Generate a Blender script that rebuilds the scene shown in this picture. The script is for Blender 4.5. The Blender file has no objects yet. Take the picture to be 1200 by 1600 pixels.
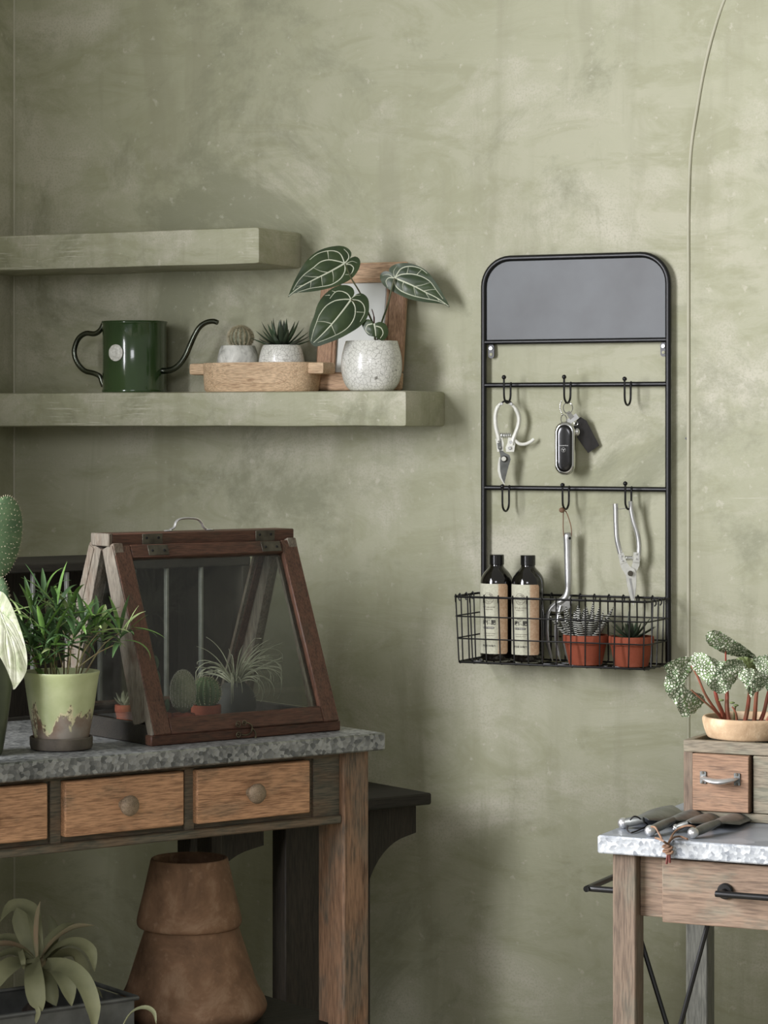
import bpy, bmesh, math, random
from math import pi, sin, cos, radians, atan2, sqrt
from mathutils import Vector, Matrix, noise

SC = bpy.context.scene
COL = SC.collection
# ------------------------------------------------------------------ camera
TH = radians(25.1)          # the camera looks 25 degrees to the left of the back wall's normal
F = 4266.0                  # focal length in pixels of a 1200 x 1600 frame
HZ = 665.0                  # row of the horizon
ZC = 1.264                  # eye height
cam_d = bpy.data.cameras.new('camera')
cam_d.sensor_width = 36.0
cam_d.lens = F / 1600 * 36
cam_d.shift_y = -(800 - HZ) / 1600
cam_d.clip_start = 0.05
cam = bpy.data.objects.new('camera', cam_d)
cam.location = (0, 0, ZC)
cam.rotation_euler = (pi / 2, 0, TH)
COL.objects.link(cam)
SC.camera = cam
# ------------------------------------------------------------------ light
world = bpy.data.worlds.new('world')
SC.world = world
world.use_nodes = True
world.node_tree.nodes['Background'].inputs[0].default_value = (1.0, 0.985, 0.90, 1)
world.node_tree.nodes['Background'].inputs[1].default_value = 0.34

def area(name, loc, rot, sx, sy, power, color):
    d = bpy.data.lights.new(name, 'AREA')
    d.shape = 'RECTANGLE'
    d.size, d.size_y, d.energy, d.color = sx, sy, power, color
    o = bpy.data.objects.new(name, d)
    o.location, o.rotation_euler = loc, rot
    COL.objects.link(o)
    return o
# daylight entering through the window in the left wall
area('window_daylight', (-3.30, 0.95, 1.88), (0, -pi / 2, 0), 1.8, 3.0, 455, (1.0, 1.0, 1.06))
# unseen fill lamp, added behind the camera to lift the lower right wall
area('rear_fill_light', (0.2, -2.2, 2.5), (radians(78), 0, 0), 1.6, 1.2, 62, (1.0, 1.0, 1.06))
SC.view_settings.view_transform = 'Standard'
SC.view_settings.look = 'None'
SC.view_settings.gamma = 1
SC.view_settings.use_curve_mapping = False
SC.view_settings.exposure = 0.0

# ------------------------------------------------------------------ placing: a picture row/column and a distance or plane give a world point
RV = Vector((cos(TH), sin(TH), 0)); FV = Vector((-sin(TH), cos(TH), 0)); CAM = Vector((0, 0, ZC))
def ray(px, py): return RV * ((px - 600) / F) + FV + Vector((0, 0, (HZ - py) / F))
def at(px, py, Z): return CAM + ray(px, py) * Z
def onz(px, py, z): return CAM + ray(px, py) * ((z - ZC) / ((HZ - py) / F))
def ony(px, py, Y):
    r = ray(px, py); return CAM + r * (Y / r.y)
def onpl(px, py, p0, n):
    r = ray(px, py); return CAM + r * ((p0 - CAM).dot(n) / r.dot(n))

# ------------------------------------------------------------------ mesh collector
def cr(pts, k=6, closed=False):
    P = [Vector(p) for p in pts]; n = len(P); out = []
    if n < 3 and not closed:
        return [P[0].lerp(P[1], i / k) for i in range(k + 1)]
    for i in range(n if closed else n - 1):
        if closed: a, b, c, d = P[i - 1], P[i], P[(i + 1) % n], P[(i + 2) % n]
        else: a, b, c, d = P[max(i - 1, 0)], P[i], P[i + 1], P[min(i + 2, n - 1)]
        for j in range(k):
            t = j / k
            out.append(0.5 * (2 * b + (c - a) * t + (2 * a - 5 * b + 4 * c - d) * t * t + (3 * b - a - 3 * c + d) * t ** 3))
    if not closed: out.append(P[-1].copy())
    return out

class G:
    def __init__(s): s.v = []; s.f = []
    def add(s, vs, fs, M=None):
        o = len(s.v)
        s.v += [tuple(M @ Vector(v)) if M else tuple(v) for v in vs]
        s.f += [[i + o for i in f] for f in fs]
        return s
    def beam(s, c, hx, hy, hz, bev=0.0):
        """box with centre c and half-extent vectors"""
        hx, hy, hz, c = Vector(hx), Vector(hy), Vector(hz), Vector(c)
        if bev > 0:
            bm = bmesh.new(); bmesh.ops.create_cube(bm, size=2)
            L = (hx.length, hy.length, hz.length)
            for v in bm.verts: v.co = Vector((v.co.x * L[0], v.co.y * L[1], v.co.z * L[2]))
            bmesh.ops.bevel(bm, geom=bm.edges[:], offset=min(bev, min(L) * .9), segments=2 if bev > .004 else 1, affect='EDGES', profile=.6)
            a, b, d = hx.normalized(), hy.normalized(), hz.normalized()
            bm.verts.index_update()
            s.add([c + a * v.co.x + b * v.co.y + d * v.co.z for v in bm.verts], [[v.index for v in f.verts] for f in bm.faces])
            bm.free(); return s
        vs = [c + hx * x + hy * y + hz * z for z in (-1, 1) for y in (-1, 1) for x in (-1, 1)]
        return s.add(vs, [(0, 2, 3, 1), (4, 5, 7, 6), (0, 1, 5, 4), (2, 6, 7, 3), (0, 4, 6, 2), (1, 3, 7, 5)])
    def box(s, x0, x1, y0, y1, z0, z1, bev=0.0):
        return s.beam(((x0 + x1) / 2, (y0 + y1) / 2, (z0 + z1) / 2), ((x1 - x0) / 2, 0, 0), (0, (y1 - y0) / 2, 0), (0, 0, (z1 - z0) / 2), bev)
    def tube(s, pts, r, n=8, closed=False, cap=True, flat=None, up=None):
        """tube along pts; r number or list; flat=(a,b) scales the section along (side, up)"""
        P = [Vector(p) for p in pts]; m = len(P); o = len(s.v)
        rr = r if isinstance(r, (list, tuple)) else [r] * m
        T = []
        for i in range(m):
            a = P[i - 1] if (i > 0 or closed) else P[0]
            b = P[(i + 1) % m] if (i < m - 1 or closed) else P[-1]
            t = b - a
            T.append(t.normalized() if t.length > 1e-9 else Vector((0, 0, 1)))
        if up is not None: N = Vector(up)
        else: N = Vector((0, 0, 1)) if abs(T[0].z) < .9 else Vector((1, 0, 0))
        for i in range(m):
            N = (Vector(up) if up is not None else N)
            N = N - T[i] * N.dot(T[i])
            if N.length < 1e-6: N = T[i].orthogonal()
            N.normalize(); B = T[i].cross(N)
            fa, fb = flat if flat else (1, 1)
            for k in range(n):
                a = 2 * pi * k / n
                s.v.append(tuple(P[i] + B * (cos(a) * rr[i] * fa) + N * (sin(a) * rr[i] * fb)))
        for i in range(m if closed else m - 1):
            for k in range(n):
                a, b = o + i * n + k, o + i * n + (k + 1) % n
                j = (i + 1) % m
                s.f.append([a, b, o + j * n + (k + 1) % n, o + j * n + k])
        if cap and not closed:
            s.f.append([o + k for k in range(n)][::-1]); s.f.append([o + (m - 1) * n + k for k in range(n)])
        return s
    def lathe(s, prof, c=(0, 0, 0), n=40, wob=0.0, sx=1.0, sy=1.0, seed=0):
        o = len(s.v); c = Vector(c); m = len(prof)
        for (r, z) in prof:
            for k in range(n):
                a = 2 * pi * k / n
                q = r * (1 + wob * noise.noise(Vector((cos(a) * 1.7 + seed, sin(a) * 1.7, z * 9 + seed))))
                s.v.append((c.x + q * cos(a) * sx, c.y + q * sin(a) * sy, c.z + z))
        for i in range(m - 1):
            for k in range(n):
                s.f.append([o + i * n + k, o + i * n + (k + 1) % n, o + (i + 1) * n + (k + 1) % n, o + (i + 1) * n + k])
        if prof[0][0] > 1e-6: s.f.append([o + k for k in range(n)][::-1])
        if prof[-1][0] > 1e-6: s.f.append([o + (m - 1) * n + k for k in range(n)])
        return s
    def ball(s, c, r, n=12, m=8, sz=1.0, sx=1.0, sy=1.0, M=None):
        c = Vector(c); vs = [(0, 0, -r * sz)]; fs = []
        for i in range(1, m):
            t = -pi / 2 + pi * i / m
            for k in range(n): vs.append((r * cos(t) * cos(2 * pi * k / n) * sx, r * cos(t) * sin(2 * pi * k / n) * sy, r * sin(t) * sz))
        vs.append((0, 0, r * sz)); last = len(vs) - 1
        for k in range(n):
            fs.append([0, 1 + (k + 1) % n, 1 + k]); fs.append([last, last - n + k, last - n + (k + 1) % n])
            for i in range(m - 2):
                a = 1 + i * n
                fs.append([a + k, a + (k + 1) % n, a + n + (k + 1) % n, a + n + k])
        if M: vs = [M @ Vector(v) for v in vs]
        return s.add([c + Vector(v) for v in vs], fs)
    def disc(s, c, nrm, r, h, n=20, bev=.25):
        """short cylinder centred at c, axis nrm, with a softened top"""
        nrm = Vector(nrm).normalized(); c = Vector(c)
        return s.tube([c - nrm * h / 2, c + nrm * (h / 2 - h * bev), c + nrm * h / 2], [r, r, r * (1 - bev * .6)], n)
    def prism(s, poly, ext, bev=0):
        """polygon of 3D points extruded by vector ext"""
        P = [Vector(p) for p in poly]; e = Vector(ext); o = len(s.v); n = len(P)
        s.v += [tuple(p) for p in P] + [tuple(p + e) for p in P]
        s.f.append([o + i for i in range(n)][::-1]); s.f.append([o + n + i for i in range(n)])
        for i in range(n): s.f.append([o + i, o + (i + 1) % n, o + n + (i + 1) % n, o + n + i])
        return s
    def strap(s, pts, wid, up=(0, 0, 1), fold=.25, thick=0.0):
        """leaf blade along pts, widths wid, folded along its midrib"""
        P = [Vector(p) for p in pts]; m = len(P); o = len(s.v)
        for i in range(m):
            t = (P[min(i + 1, m - 1)] - P[max(i - 1, 0)]).normalized()
            sd = t.cross(Vector(up))
            if sd.length < 1e-4: sd = t.orthogonal()
            sd.normalize(); nn = sd.cross(t)
            w = wid[i] / 2
            for k, (a, b) in enumerate(((-1, fold), (-.5, fold * .3), (0, 0), (.5, fold * .3), (1, fold))):
                s.v.append(tuple(P[i] + sd * (a * w) + nn * (b * w)))
        for i in range(m - 1):
            for k in range(4):
                a = o + i * 5 + k; s.f.append([a, a + 1, a + 6, a + 5])
        return s
    def build(s, name, mat, parent=None, smooth=True, angle=40, kind=None, rv=None):
        me = bpy.data.meshes.new(name)
        me.from_pydata(s.v, [], s.f); me.validate(); me.update()
        bm = bmesh.new(); bm.from_mesh(me); bmesh.ops.recalc_face_normals(bm, faces=bm.faces[:]); bm.to_mesh(me); bm.free()
        if smooth:
            me.shade_smooth(); me.set_sharp_from_angle(angle=radians(angle))
        for x in (mat if isinstance(mat, (list, tuple)) else [mat]): me.materials.append(x)
        o = bpy.data.objects.new(name, me); COL.objects.link(o)
        if parent is not None: o.parent = parent
        if kind: o['kind'] = kind
        return o

class T:
    """a thing: an Empty at its base and the frame of its parts"""
    def __init__(s, name, label, cat, loc, rz=0.0, group=None):
        s.loc = Vector(loc); s.rz = rz
        o = bpy.data.objects.new(name, None); COL.objects.link(o)
        o.empty_display_size = .03
        o.location = s.loc; o.rotation_euler = (0, 0, rz)
        o['label'] = label; o['category'] = cat
        if group: o['group'] = group
        s.o = o; s.inv = Matrix.Rotation(-rz, 3, 'Z'); s.fw = Matrix.Rotation(rz, 3, 'Z')
    def to(s, p): return s.inv @ (Vector(p) - s.loc)
    def L(s, px, py, Z): return s.to(at(px, py, Z))
def tag(o, label, cat, group=None):
    o['label'] = label; o['category'] = cat
    if group: o['group'] = group
    return o
def struct(g, name, mat, **k):
    o = g.build(name, mat, **k); o['kind'] = 'structure'; return o
def plab(o, label): o['label'] = label; return o

# ------------------------------------------------------------------ materials
def C(r, g, b):
    f = lambda c: (c / 255 / 12.92) if c / 255 <= .04045 else ((c / 255 + .055) / 1.055) ** 2.4
    return (f(r), f(g), f(b), 1)
class N:
    def __init__(s, name):
        s.m = bpy.data.materials.new(name); s.m.use_nodes = True
        s.t = s.m.node_tree; s.b = s.t.nodes['Principled BSDF']; s.out = s.t.nodes['Material Output']
        s.tc = s.t.nodes.new('ShaderNodeTexCoord')
    def n(s, t, **k):
        x = s.t.nodes.new(t)
        for a, b in k.items(): setattr(x, a, b)
        return x
    def l(s, a, b): s.t.links.new(a, b)
    def map(s, scale=(1, 1, 1), src='Object', rot=(0, 0, 0), loc=(0, 0, 0)):
        x = s.n('ShaderNodeMapping'); x.inputs['Scale'].default_value = scale; x.inputs['Rotation'].default_value = rot
        x.inputs['Location'].default_value = loc
        s.l(s.tc.outputs[src], x.inputs[0]); return x.outputs[0]
    def noise(s, vec, scale, detail=4, rough=.55, dist=0):
        x = s.n('ShaderNodeTexNoise'); s.l(vec, x.inputs['Vector'])
        x.inputs['Scale'].default_value = scale; x.inputs['Detail'].default_value = detail
        x.inputs['Roughness'].default_value = rough; x.inputs['Distortion'].default_value = dist
        return x.outputs[0]
    def voro(s, vec, scale, feature='F1', out=0, rnd=1):
        x = s.n('ShaderNodeTexVoronoi', feature=feature); s.l(vec, x.inputs['Vector']); x.inputs['Scale'].default_value = scale
        x.inputs['Randomness'].default_value = rnd
        return x.outputs[out]
    def ramp(s, fac, stops, interp='LINEAR'):
        x = s.n('ShaderNodeValToRGB'); r = x.color_ramp; r.interpolation = interp
        while len(r.elements) < len(stops): r.elements.new(.5)
        for e, (p, c) in zip(r.elements, stops):
            e.position = p; e.color = c if not isinstance(c, (int, float)) else (c, c, c, 1)
        s.l(fac, x.inputs[0]); return x.outputs[0]
    def mix(s, fac, a, b, mode='MIX'):
        x = s.n('ShaderNodeMix', data_type='RGBA', blend_type=mode)
        for i, v in ((0, fac), (6, a), (7, b)):
            if isinstance(v, (int, float)): x.inputs[i].default_value = v
            elif isinstance(v, tuple): x.inputs[i].default_value = v
            else: s.l(v, x.inputs[i])
        return x.outputs[2]
    def bump(s, h, strength=.3, dist=.002, prev=None):
        x = s.n('ShaderNodeBump'); x.inputs['Strength'].default_value = strength; x.inputs['Distance'].default_value = dist
        s.l(h, x.inputs['Height'])
        if prev is not None: s.l(prev, x.inputs['Normal'])
        return x.outputs[0]
    def done(s, col=None, rough=.6, metal=0, nrm=None, spec=.5, coat=0, sss=0):
        b = s.b.inputs
        if col is not None:
            if isinstance(col, tuple): b['Base Color'].default_value = col
            else: s.l(col, b['Base Color'])
        if isinstance(rough, (int, float)): b['Roughness'].default_value = rough
        else: s.l(rough, b['Roughness'])
        if isinstance(metal, (int, float)): b['Metallic'].default_value = metal
        else: s.l(metal, b['Metallic'])
        b['Specular IOR Level'].default_value = spec
        b['Coat Weight'].default_value = coat
        if nrm is not None: s.l(nrm, b['Normal'])
        return s.m

def plain(name, c, rough=.5, metal=0, c2=None, sc=20, bump=0, coat=0, spec=.5, stretch=(1, 1, 1)):
    n = N(name); v = n.map(stretch); h = n.noise(v, sc, 4)
    c2 = c2 or tuple(x * .78 for x in c[:3]) + (1,)
    col = n.ramp(h, [(.32, c2), (.68, c)])
    return n.done(col, rough, metal, n.bump(h, bump, .002) if bump else None, spec, coat)

def wood(name, c1, c2, c3, ax='x', sc=1.0, rough=.65, patch=.5, bump=.35):
    n = N(name)
    st = {'x': (1.2, 14, 14), 'y': (14, 1.2, 14), 'z': (14, 14, 1.2)}[ax]
    v = n.map(tuple(q * sc for q in st)); g = n.noise(v, 5, 7, .65, .7)
    st2 = {'x': (.5, 1, 1), 'y': (1, .5, 1), 'z': (1, 1, .5)}[ax]
    p = n.noise(n.map(tuple(q * sc for q in st2), loc=(3, 1, 2)), 22, 5, .6)
    col = n.ramp(g, [(.3, c1), (.52, c2), (.72, tuple(x * 1.25 for x in c2[:3]) + (1,))])
    col = n.mix(n.ramp(p, [(patch - .03, 0.0), (patch + .12, 1.0)]), col, c3)
    fine = n.noise(n.map(tuple(q * sc * 3 for q in st)), 9, 3)
    col = n.mix(.48, col, n.ramp(fine, [(.35, tuple(x * .45 for x in c1[:3]) + (1,)), (.6, tuple(min(1, x * 1.15) for x in c2[:3]) + (1,))]))
    return n.done(col, rough, 0, n.bump(g, bump, .002, n.bump(fine, bump * .6, .001)), .35)

def galv(name, lo, hi, sc=75, metal=.55, rough=.42, bp=.45):
    n = N(name); v = n.map(); w = n.noise(v, 30, 3)
    vv = n.n('ShaderNodeVectorMath', operation='ADD'); n.l(v, vv.inputs[0])
    sc_ = n.n('ShaderNodeVectorMath', operation='SCALE'); sc_.inputs['Scale'].default_value = .012
    n.l(n.t.nodes[w.node.name].outputs[1], sc_.inputs[0]); n.l(sc_.outputs[0], vv.inputs[1])
    a = n.voro(vv.outputs[0], sc, 'F1', 1); b = n.noise(v, 12, 5, .6); f = n.voro(vv.outputs[0], sc, 'F1', 0)
    bw = n.n('ShaderNodeRGBToBW'); n.l(a, bw.inputs[0])
    col = n.ramp(bw.outputs[0], [(.15, lo), (.85, hi)])
    col = n.mix(.35, col, n.ramp(b, [(.35, lo), (.65, hi)]))
    return n.done(col, rough, metal, n.bump(f, bp, .0018), .5)

def plaster(name, sc=1.0, off=(0, 0, 0), scuff=.62):
    n = N(name); v = n.map((1, 1, 1), loc=off)
    big = n.noise(v, 1.5 * sc, 6, .62, .8); mid = n.noise(n.map((1.5, 1.5, 4.0), loc=off), 2.6 * sc, 7, .68, 1.3)
    fine = n.noise(n.map((2, 2, 2), loc=off), 22 * sc, 5, .6)
    cl = n.noise(n.map((1, 1, 1.5), loc=(5, 2, 9)), 2.6 * sc, 8, .66, .35)
    vert = n.noise(n.map((5, 5, .7), loc=(1, 4, 2)), 2.2 * sc, 5, .6, .4)
    col = n.ramp(big, [(.25, C(150, 150, 121)), (.42, C(165, 165, 138)), (.58, C(175, 174, 150)), (.75, C(188, 184, 164))])
    col = n.mix(n.ramp(mid, [(.48, 0.0), (.62, .8)]), col, C(156, 156, 127))
    col = n.mix(n.ramp(cl, [(.50, 0.0), (.64, .75)]), col, C(196, 192, 174))
    col = n.mix(n.ramp(vert, [(.52, 0.0), (.66, .55)]), col, C(150, 149, 123))
    dk = n.noise(n.map((1, 1, 1.2), loc=(7, 3, 1)), 1.9 * sc, 9, .75, .6)
    col = n.mix(n.ramp(dk, [(.53, 0.0), (.64, .8)]), col, C(138, 139, 114))
    st = n.noise(v, 230 * sc, 2, .5)
    spm = n.n('ShaderNodeMath', operation='MULTIPLY'); n.l(n.ramp(st, [(.52, 0.0), (.6, 1.0)]), spm.inputs[0]); n.l(n.ramp(cl, [(.46, 0.0), (.58, .32)]), spm.inputs[1])
    col = n.mix(spm.outputs[0], col, C(150, 150, 126))
    sp = n.ramp(fine, [(.62, 0.0), (.7, .5)])
    col = n.mix(sp, col, C(200, 196, 178))
    scr = n.noise(n.map((1, 1, 30), rot=(0, .12, 0)), 5 * sc, 4, .7)
    spot = n.noise(n.map((1, 1, 1), loc=(9, 9, 3)), 4 * sc, 3)
    mul = n.n('ShaderNodeMath', operation='MULTIPLY'); n.l(n.ramp(scr, [(scuff, 0.0), (scuff + .06, 1.0)]), mul.inputs[0]); n.l(n.ramp(spot, [(.5, 0.0), (.6, .6)]), mul.inputs[1])
    col = n.mix(mul.outputs[0], col, C(206, 204, 184))
    b1 = n.bump(n.noise(v, 2.2, 5, .6, .6), .35, .02)
    b2 = n.bump(mid, .16, .01, b1); b3 = n.bump(fine, .10, .003, b2)
    return n.done(col, n.ramp(big, [(.3, .5), (.7, .7)]), 0, b3, .35)

M = {}
M['plaster'] = plaster('sage_plaster', scuff=.69)
M['shelf'] = plaster('shelf_plaster', 1.8, (2, 3, 1), .57)
M['plaster_pale'] = plain('pale_bead_and_highlight', C(184, 181, 160), .6, 0, C(170, 169, 145), 14, .3)  # pale tone: painted highlight on the arch bead, plain colour in the corner
M['floor'] = plain('floor_concrete', C(158, 152, 136), .7, 0, C(130, 126, 112), 4, .2)
M['black'] = plain('black_metal', C(22, 22, 22), .38, .35, C(14, 14, 14), 40, spec=.6)
M['hole'] = plain('dark_hole', C(12, 12, 10), .9)
M['panel'] = plain('slate_panel', C(100, 104, 106), .45, .0, C(84, 86, 87), 6, spec=.35)
M['chrome'] = plain('chrome', C(225, 225, 222), .14, 1, C(205, 205, 202), 8)
M['steel'] = plain('brushed_steel', C(226, 226, 224), .3, .85, C(196, 197, 196), 30, .1)
M['white_enamel'] = plain('white_enamel', C(240, 240, 230), .35, 0, C(210, 210, 198), 30)
M['blade'] = plain('grey_blade', C(122, 124, 120), .42, .5, C(88, 90, 86), 40)
M['pale_steel'] = plain('pale_steel', C(222, 222, 212), .38, .35, C(198, 198, 190), 50)
M['leather_dark'] = plain('black_leather', C(34, 31, 28), .6, 0, C(24, 22, 20), 90, .3)
M['leather'] = plain('tan_leather', C(140, 108, 82), .7, 0, C(100, 74, 56), 60, .3)
M['leather_red'] = plain('red_cord_tip', C(112, 44, 34), .6, 0, C(80, 36, 28), 80, .3)
M['bottle'] = plain('dark_bottle', C(18, 15, 12), .12, 0, C(12, 10, 8), 10, coat=.6)
M['cap'] = plain('black_cap', C(16, 15, 14), .22, 0, C(11, 10, 10), 10, coat=.3)
M['ink'] = plain('black_ink', C(30, 28, 25), .7)
M['ink_soft'] = plain('brown_ink', C(105, 92, 78), .7)
M['ink_white'] = plain('white_ink', C(225, 222, 208), .7)
M['silver_ink'] = plain('silver_ink', C(190, 190, 186), .4, .4)
M['label'] = None
def label_mat():
    n = N('kraft_label'); sp = n.n('ShaderNodeSeparateXYZ'); n.l(n.tc.outputs['Object'], sp.inputs[0])
    mr = n.n('ShaderNodeMapRange'); mr.inputs[1].default_value = -.032; mr.inputs[2].default_value = .032; n.l(sp.outputs[0], mr.inputs[0])
    col = n.ramp(mr.outputs[0], [(.0, C(196, 196, 174)), (.72, C(200, 199, 176)), (.76, C(192, 160, 128)), (1, C(176, 138, 104))])
    sp2 = n.noise(n.map(), 300, 2); col = n.mix(.12, col, n.ramp(sp2, [(.4, C(120, 110, 90)), (.6, C(230, 226, 205))]))
    return n.done(col, .75, 0, None, .3)
M['label'] = label_mat()
M['green_enamel'] = plain('green_enamel', C(54, 76, 42), .16, 0, C(42, 62, 34), 5, .03, coat=.5)
M['dark_chrome'] = plain('gunmetal', C(118, 122, 112), .2, 1, C(84, 88, 80), 30)
M['badge'] = plain('white_badge', C(236, 236, 228), .4, 0, C(190, 188, 178), 160)
def terracotta(name, a, b, c, sc=14):
    n = N(name); v = n.map(); h = n.noise(v, sc, 6, .65, .5); f = n.noise(v, sc * 9, 3)
    col = n.ramp(h, [(.3, a), (.55, b), (.75, c)]); col = n.mix(n.ramp(f, [(.6, 0.0), (.75, .35)]), col, c)
    return n.done(col, .8, 0, n.bump(f, .3, .001, n.bump(h, .35, .003)), .25)
M['terra'] = terracotta('terracotta', C(134, 68, 48), C(148, 78, 56), C(168, 100, 78), 18)
M['terra_old'] = terracotta('aged_terracotta', C(88, 68, 52), C(134, 104, 80), C(172, 144, 118), 11)
M['soil'] = plain('potting_soil', C(52, 42, 32), .95, 0, C(28, 22, 17), 120, .8)
M['gravel'] = plain('pale_gravel', C(196, 192, 180), .8, 0, C(60, 55, 46), 260, .8)
def crackle():
    n = N('crackle_glaze'); v = n.map((1, 1, 1)); w = n.noise(v, 22, 3)
    vm = n.n('ShaderNodeVectorMath', operation='MULTIPLY_ADD'); n.l(w.node.outputs[1], vm.inputs[0]); vm.inputs[1].default_value = (.014,) * 3; n.l(v, vm.inputs[2])
    e = n.voro(vm.outputs[0], 125, 'DISTANCE_TO_EDGE'); e2 = n.voro(v, 30, 'DISTANCE_TO_EDGE')
    col = n.mix(n.ramp(e, [(.0, .75), (.06, 0.0)]), n.ramp(n.noise(v, 14, 5), [(.35, C(212, 212, 202)), (.65, C(236, 235, 228))]), C(132, 130, 118))
    col = n.mix(n.ramp(e2, [(.0, .5), (.012, 0.0)]), col, C(110, 106, 96))
    d = n.noise(n.map((1, 1, 1), loc=(2, 2, 2)), 60, 2); m = n.noise(v, 14, 2)
    q = n.n('ShaderNodeMath', operation='MULTIPLY'); n.l(n.ramp(d, [(.66, 0.0), (.7, 1.0)]), q.inputs[0]); n.l(n.ramp(m, [(.5, 0.0), (.62, 1.0)]), q.inputs[1])
    col = n.mix(q.outputs[0], col, C(84, 78, 66))
    return n.done(col, .28, 0, n.bump(n.ramp(e, [(0, 0.0), (.06, 1.0)]), .15, .001, n.bump(n.noise(v, 50, 4), .15, .003)), .5, .3)
M['crackle'] = crackle()
def marble():
    n = N('grey_white_ceramic'); v = n.map(); h = n.noise(v, 22, 6, .65, 1.2)
    col = n.ramp(h, [(.35, C(150, 150, 142)), (.5, C(204, 204, 196)), (.65, C(228, 228, 220))])
    return n.done(col, .5, 0, n.bump(h, .4, .003), .4)
M['marble'] = marble()
def glazed_green():
    n = N('peeling_green_glaze'); sp = n.n('ShaderNodeSeparateXYZ'); n.l(n.tc.outputs['Object'], sp.inputs[0])
    v = n.map(); w = n.noise(n.map((1, 1, .25)), 42, 5, .6, .3); f = n.noise(v, 130, 4)
    a = n.n('ShaderNodeMath', operation='MULTIPLY_ADD'); n.l(w, a.inputs[0]); a.inputs[1].default_value = -.15; n.l(sp.outputs[2], a.inputs[2])
    b = n.n('ShaderNodeMath', operation='ADD'); n.l(a.outputs[0], b.inputs[0]); b.inputs[1].default_value = .036
    m1 = n.ramp(b.outputs[0], [(.0, 1.0), (.004, 0.0)])
    col = n.ramp(n.noise(v, 12, 5), [(.35, C(168, 176, 128)), (.6, C(194, 200, 156)), (.75, C(212, 214, 182))])
    bare = n.ramp(n.noise(v, 16, 4), [(.4, C(122, 96, 76)), (.6, C(148, 140, 128))])
    edge = n.ramp(b.outputs[0], [(0.0, 0.0), (.003, .9), (.008, .9), (.011, 0.0)])
    col = n.mix(edge, col, n.ramp(f, [(.5, C(206, 196, 158)), (.56, C(88, 70, 52))]))
    col = n.mix(m1, col, bare)
    return n.done(col, n.ramp(m1, [(0, .35), (1, .85)]), 0, n.bump(n.noise(v, 40, 4), .25, .003), .5)
M['green_glaze'] = glazed_green()
M['stone'] = plain('weathered_stone', C(92, 84, 72), .8, 0, C(60, 54, 46), 30, .6)
M['tan_bowl'] = terracotta('speckled_clay', C(160, 134, 104), C(184, 158, 126), C(206, 186, 158), 30)
M['vase'] = plain('charcoal_vase', C(58, 58, 52), .75, 0, C(46, 46, 42), 20, .1)
# woods
M['w_drawer'] = wood('drawer_wood', C(126, 88, 62), C(192, 148, 112), C(132, 112, 90), 'x', 1.3, patch=.56)
M['w_knob'] = wood('knob_wood', C(112, 94, 74), C(140, 122, 100), C(92, 78, 62), 'y', 2)
M['w_leg'] = wood('leg_wood', C(84, 64, 48), C(136, 106, 82), C(96, 92, 80), 'z', 1.0, patch=.5)
M['w_rail'] = wood('apron_wood', C(78, 68, 54), C(110, 94, 76), C(80, 84, 74), 'x', 1.1, patch=.42)
M['w_case'] = wood('case_wood', C(44, 31, 24), C(84, 56, 43), C(66, 55, 44), 'x', 1.5, patch=.55, rough=.45)
M['w_case_s'] = wood('case_wood_slope', C(46, 32, 25), C(90, 62, 48), C(74, 60, 48), 'z', 1.5, patch=.55, rough=.45)
M['w_case_grey'] = wood('case_wood_grey', C(72, 66, 57), C(116, 109, 96), C(92, 72, 57), 'z', 1.6, patch=.52)  # greyer and paler than the other case woods
M['w_dark'] = wood('dark_wood', C(28, 25, 21), C(40, 36, 29), C(34, 33, 27), 'x', 1.0)
M['w_darkz'] = wood('dark_wood_upright', C(34, 30, 25), C(52, 46, 38), C(44, 42, 34), 'z', 1.0)
M['w_bowl'] = wood('bowl_wood', C(176, 142, 108), C(214, 186, 152), C(158, 122, 92), 'x', 1.6, patch=.6, bump=1)
M['w_frame'] = wood('frame_wood', C(138, 104, 82), C(176, 142, 114), C(148, 114, 90), 'z', 1.5, patch=.6)
M['w_framex'] = wood('frame_wood_across', C(158, 124, 98), C(204, 172, 140), C(176, 140, 112), 'x', 1.5, patch=.6)
M['w_cart'] = wood('cart_wood', C(94, 76, 62), C(128, 108, 90), C(120, 118, 102), 'x', 1.1, patch=.56)
M['w_cartz'] = wood('cart_wood_upright', C(80, 66, 54), C(110, 94, 78), C(98, 96, 82), 'z', 1.1, patch=.54)
M['w_backleg'] = wood('grey_leg_wood', C(58, 58, 52), C(86, 86, 78), C(70, 70, 62), 'z', 1.1)
M['w_boxg'] = wood('box_wood_grey', C(92, 84, 70), C(126, 116, 98), C(122, 122, 104), 'x', 1.6, patch=.48)
M['w_boxo'] = wood('box_wood_orange', C(108, 82, 64), C(142, 112, 88), C(108, 92, 76), 'x', 1.4, patch=.58)
M['galv'] = galv('galvanised_dark', C(74, 77, 78), C(176, 178, 176), 150)
M['galv2'] = galv('galvanised_light', C(92, 98, 105), C(190, 193, 193), 190, .3, .5, .15)
M['galv_top'] = galv('galvanised_flat', C(118, 124, 132), C(160, 165, 171), 26, .35, .38)
M['hinge'] = plain('hinge_metal', C(98, 94, 82), .5, .7, C(66, 62, 54), 60, .2)
M['bronze'] = plain('dark_bronze', C(120, 112, 92), .35, .9, C(70, 64, 52), 60)
M['bar_grey'] = plain('grey_bar', C(128, 130, 122), .5, .2, C(100, 102, 96), 40)
M['paper'] = plain('white_paper', C(224, 226, 220), .8, 0, C(214, 216, 210), 10)
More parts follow.
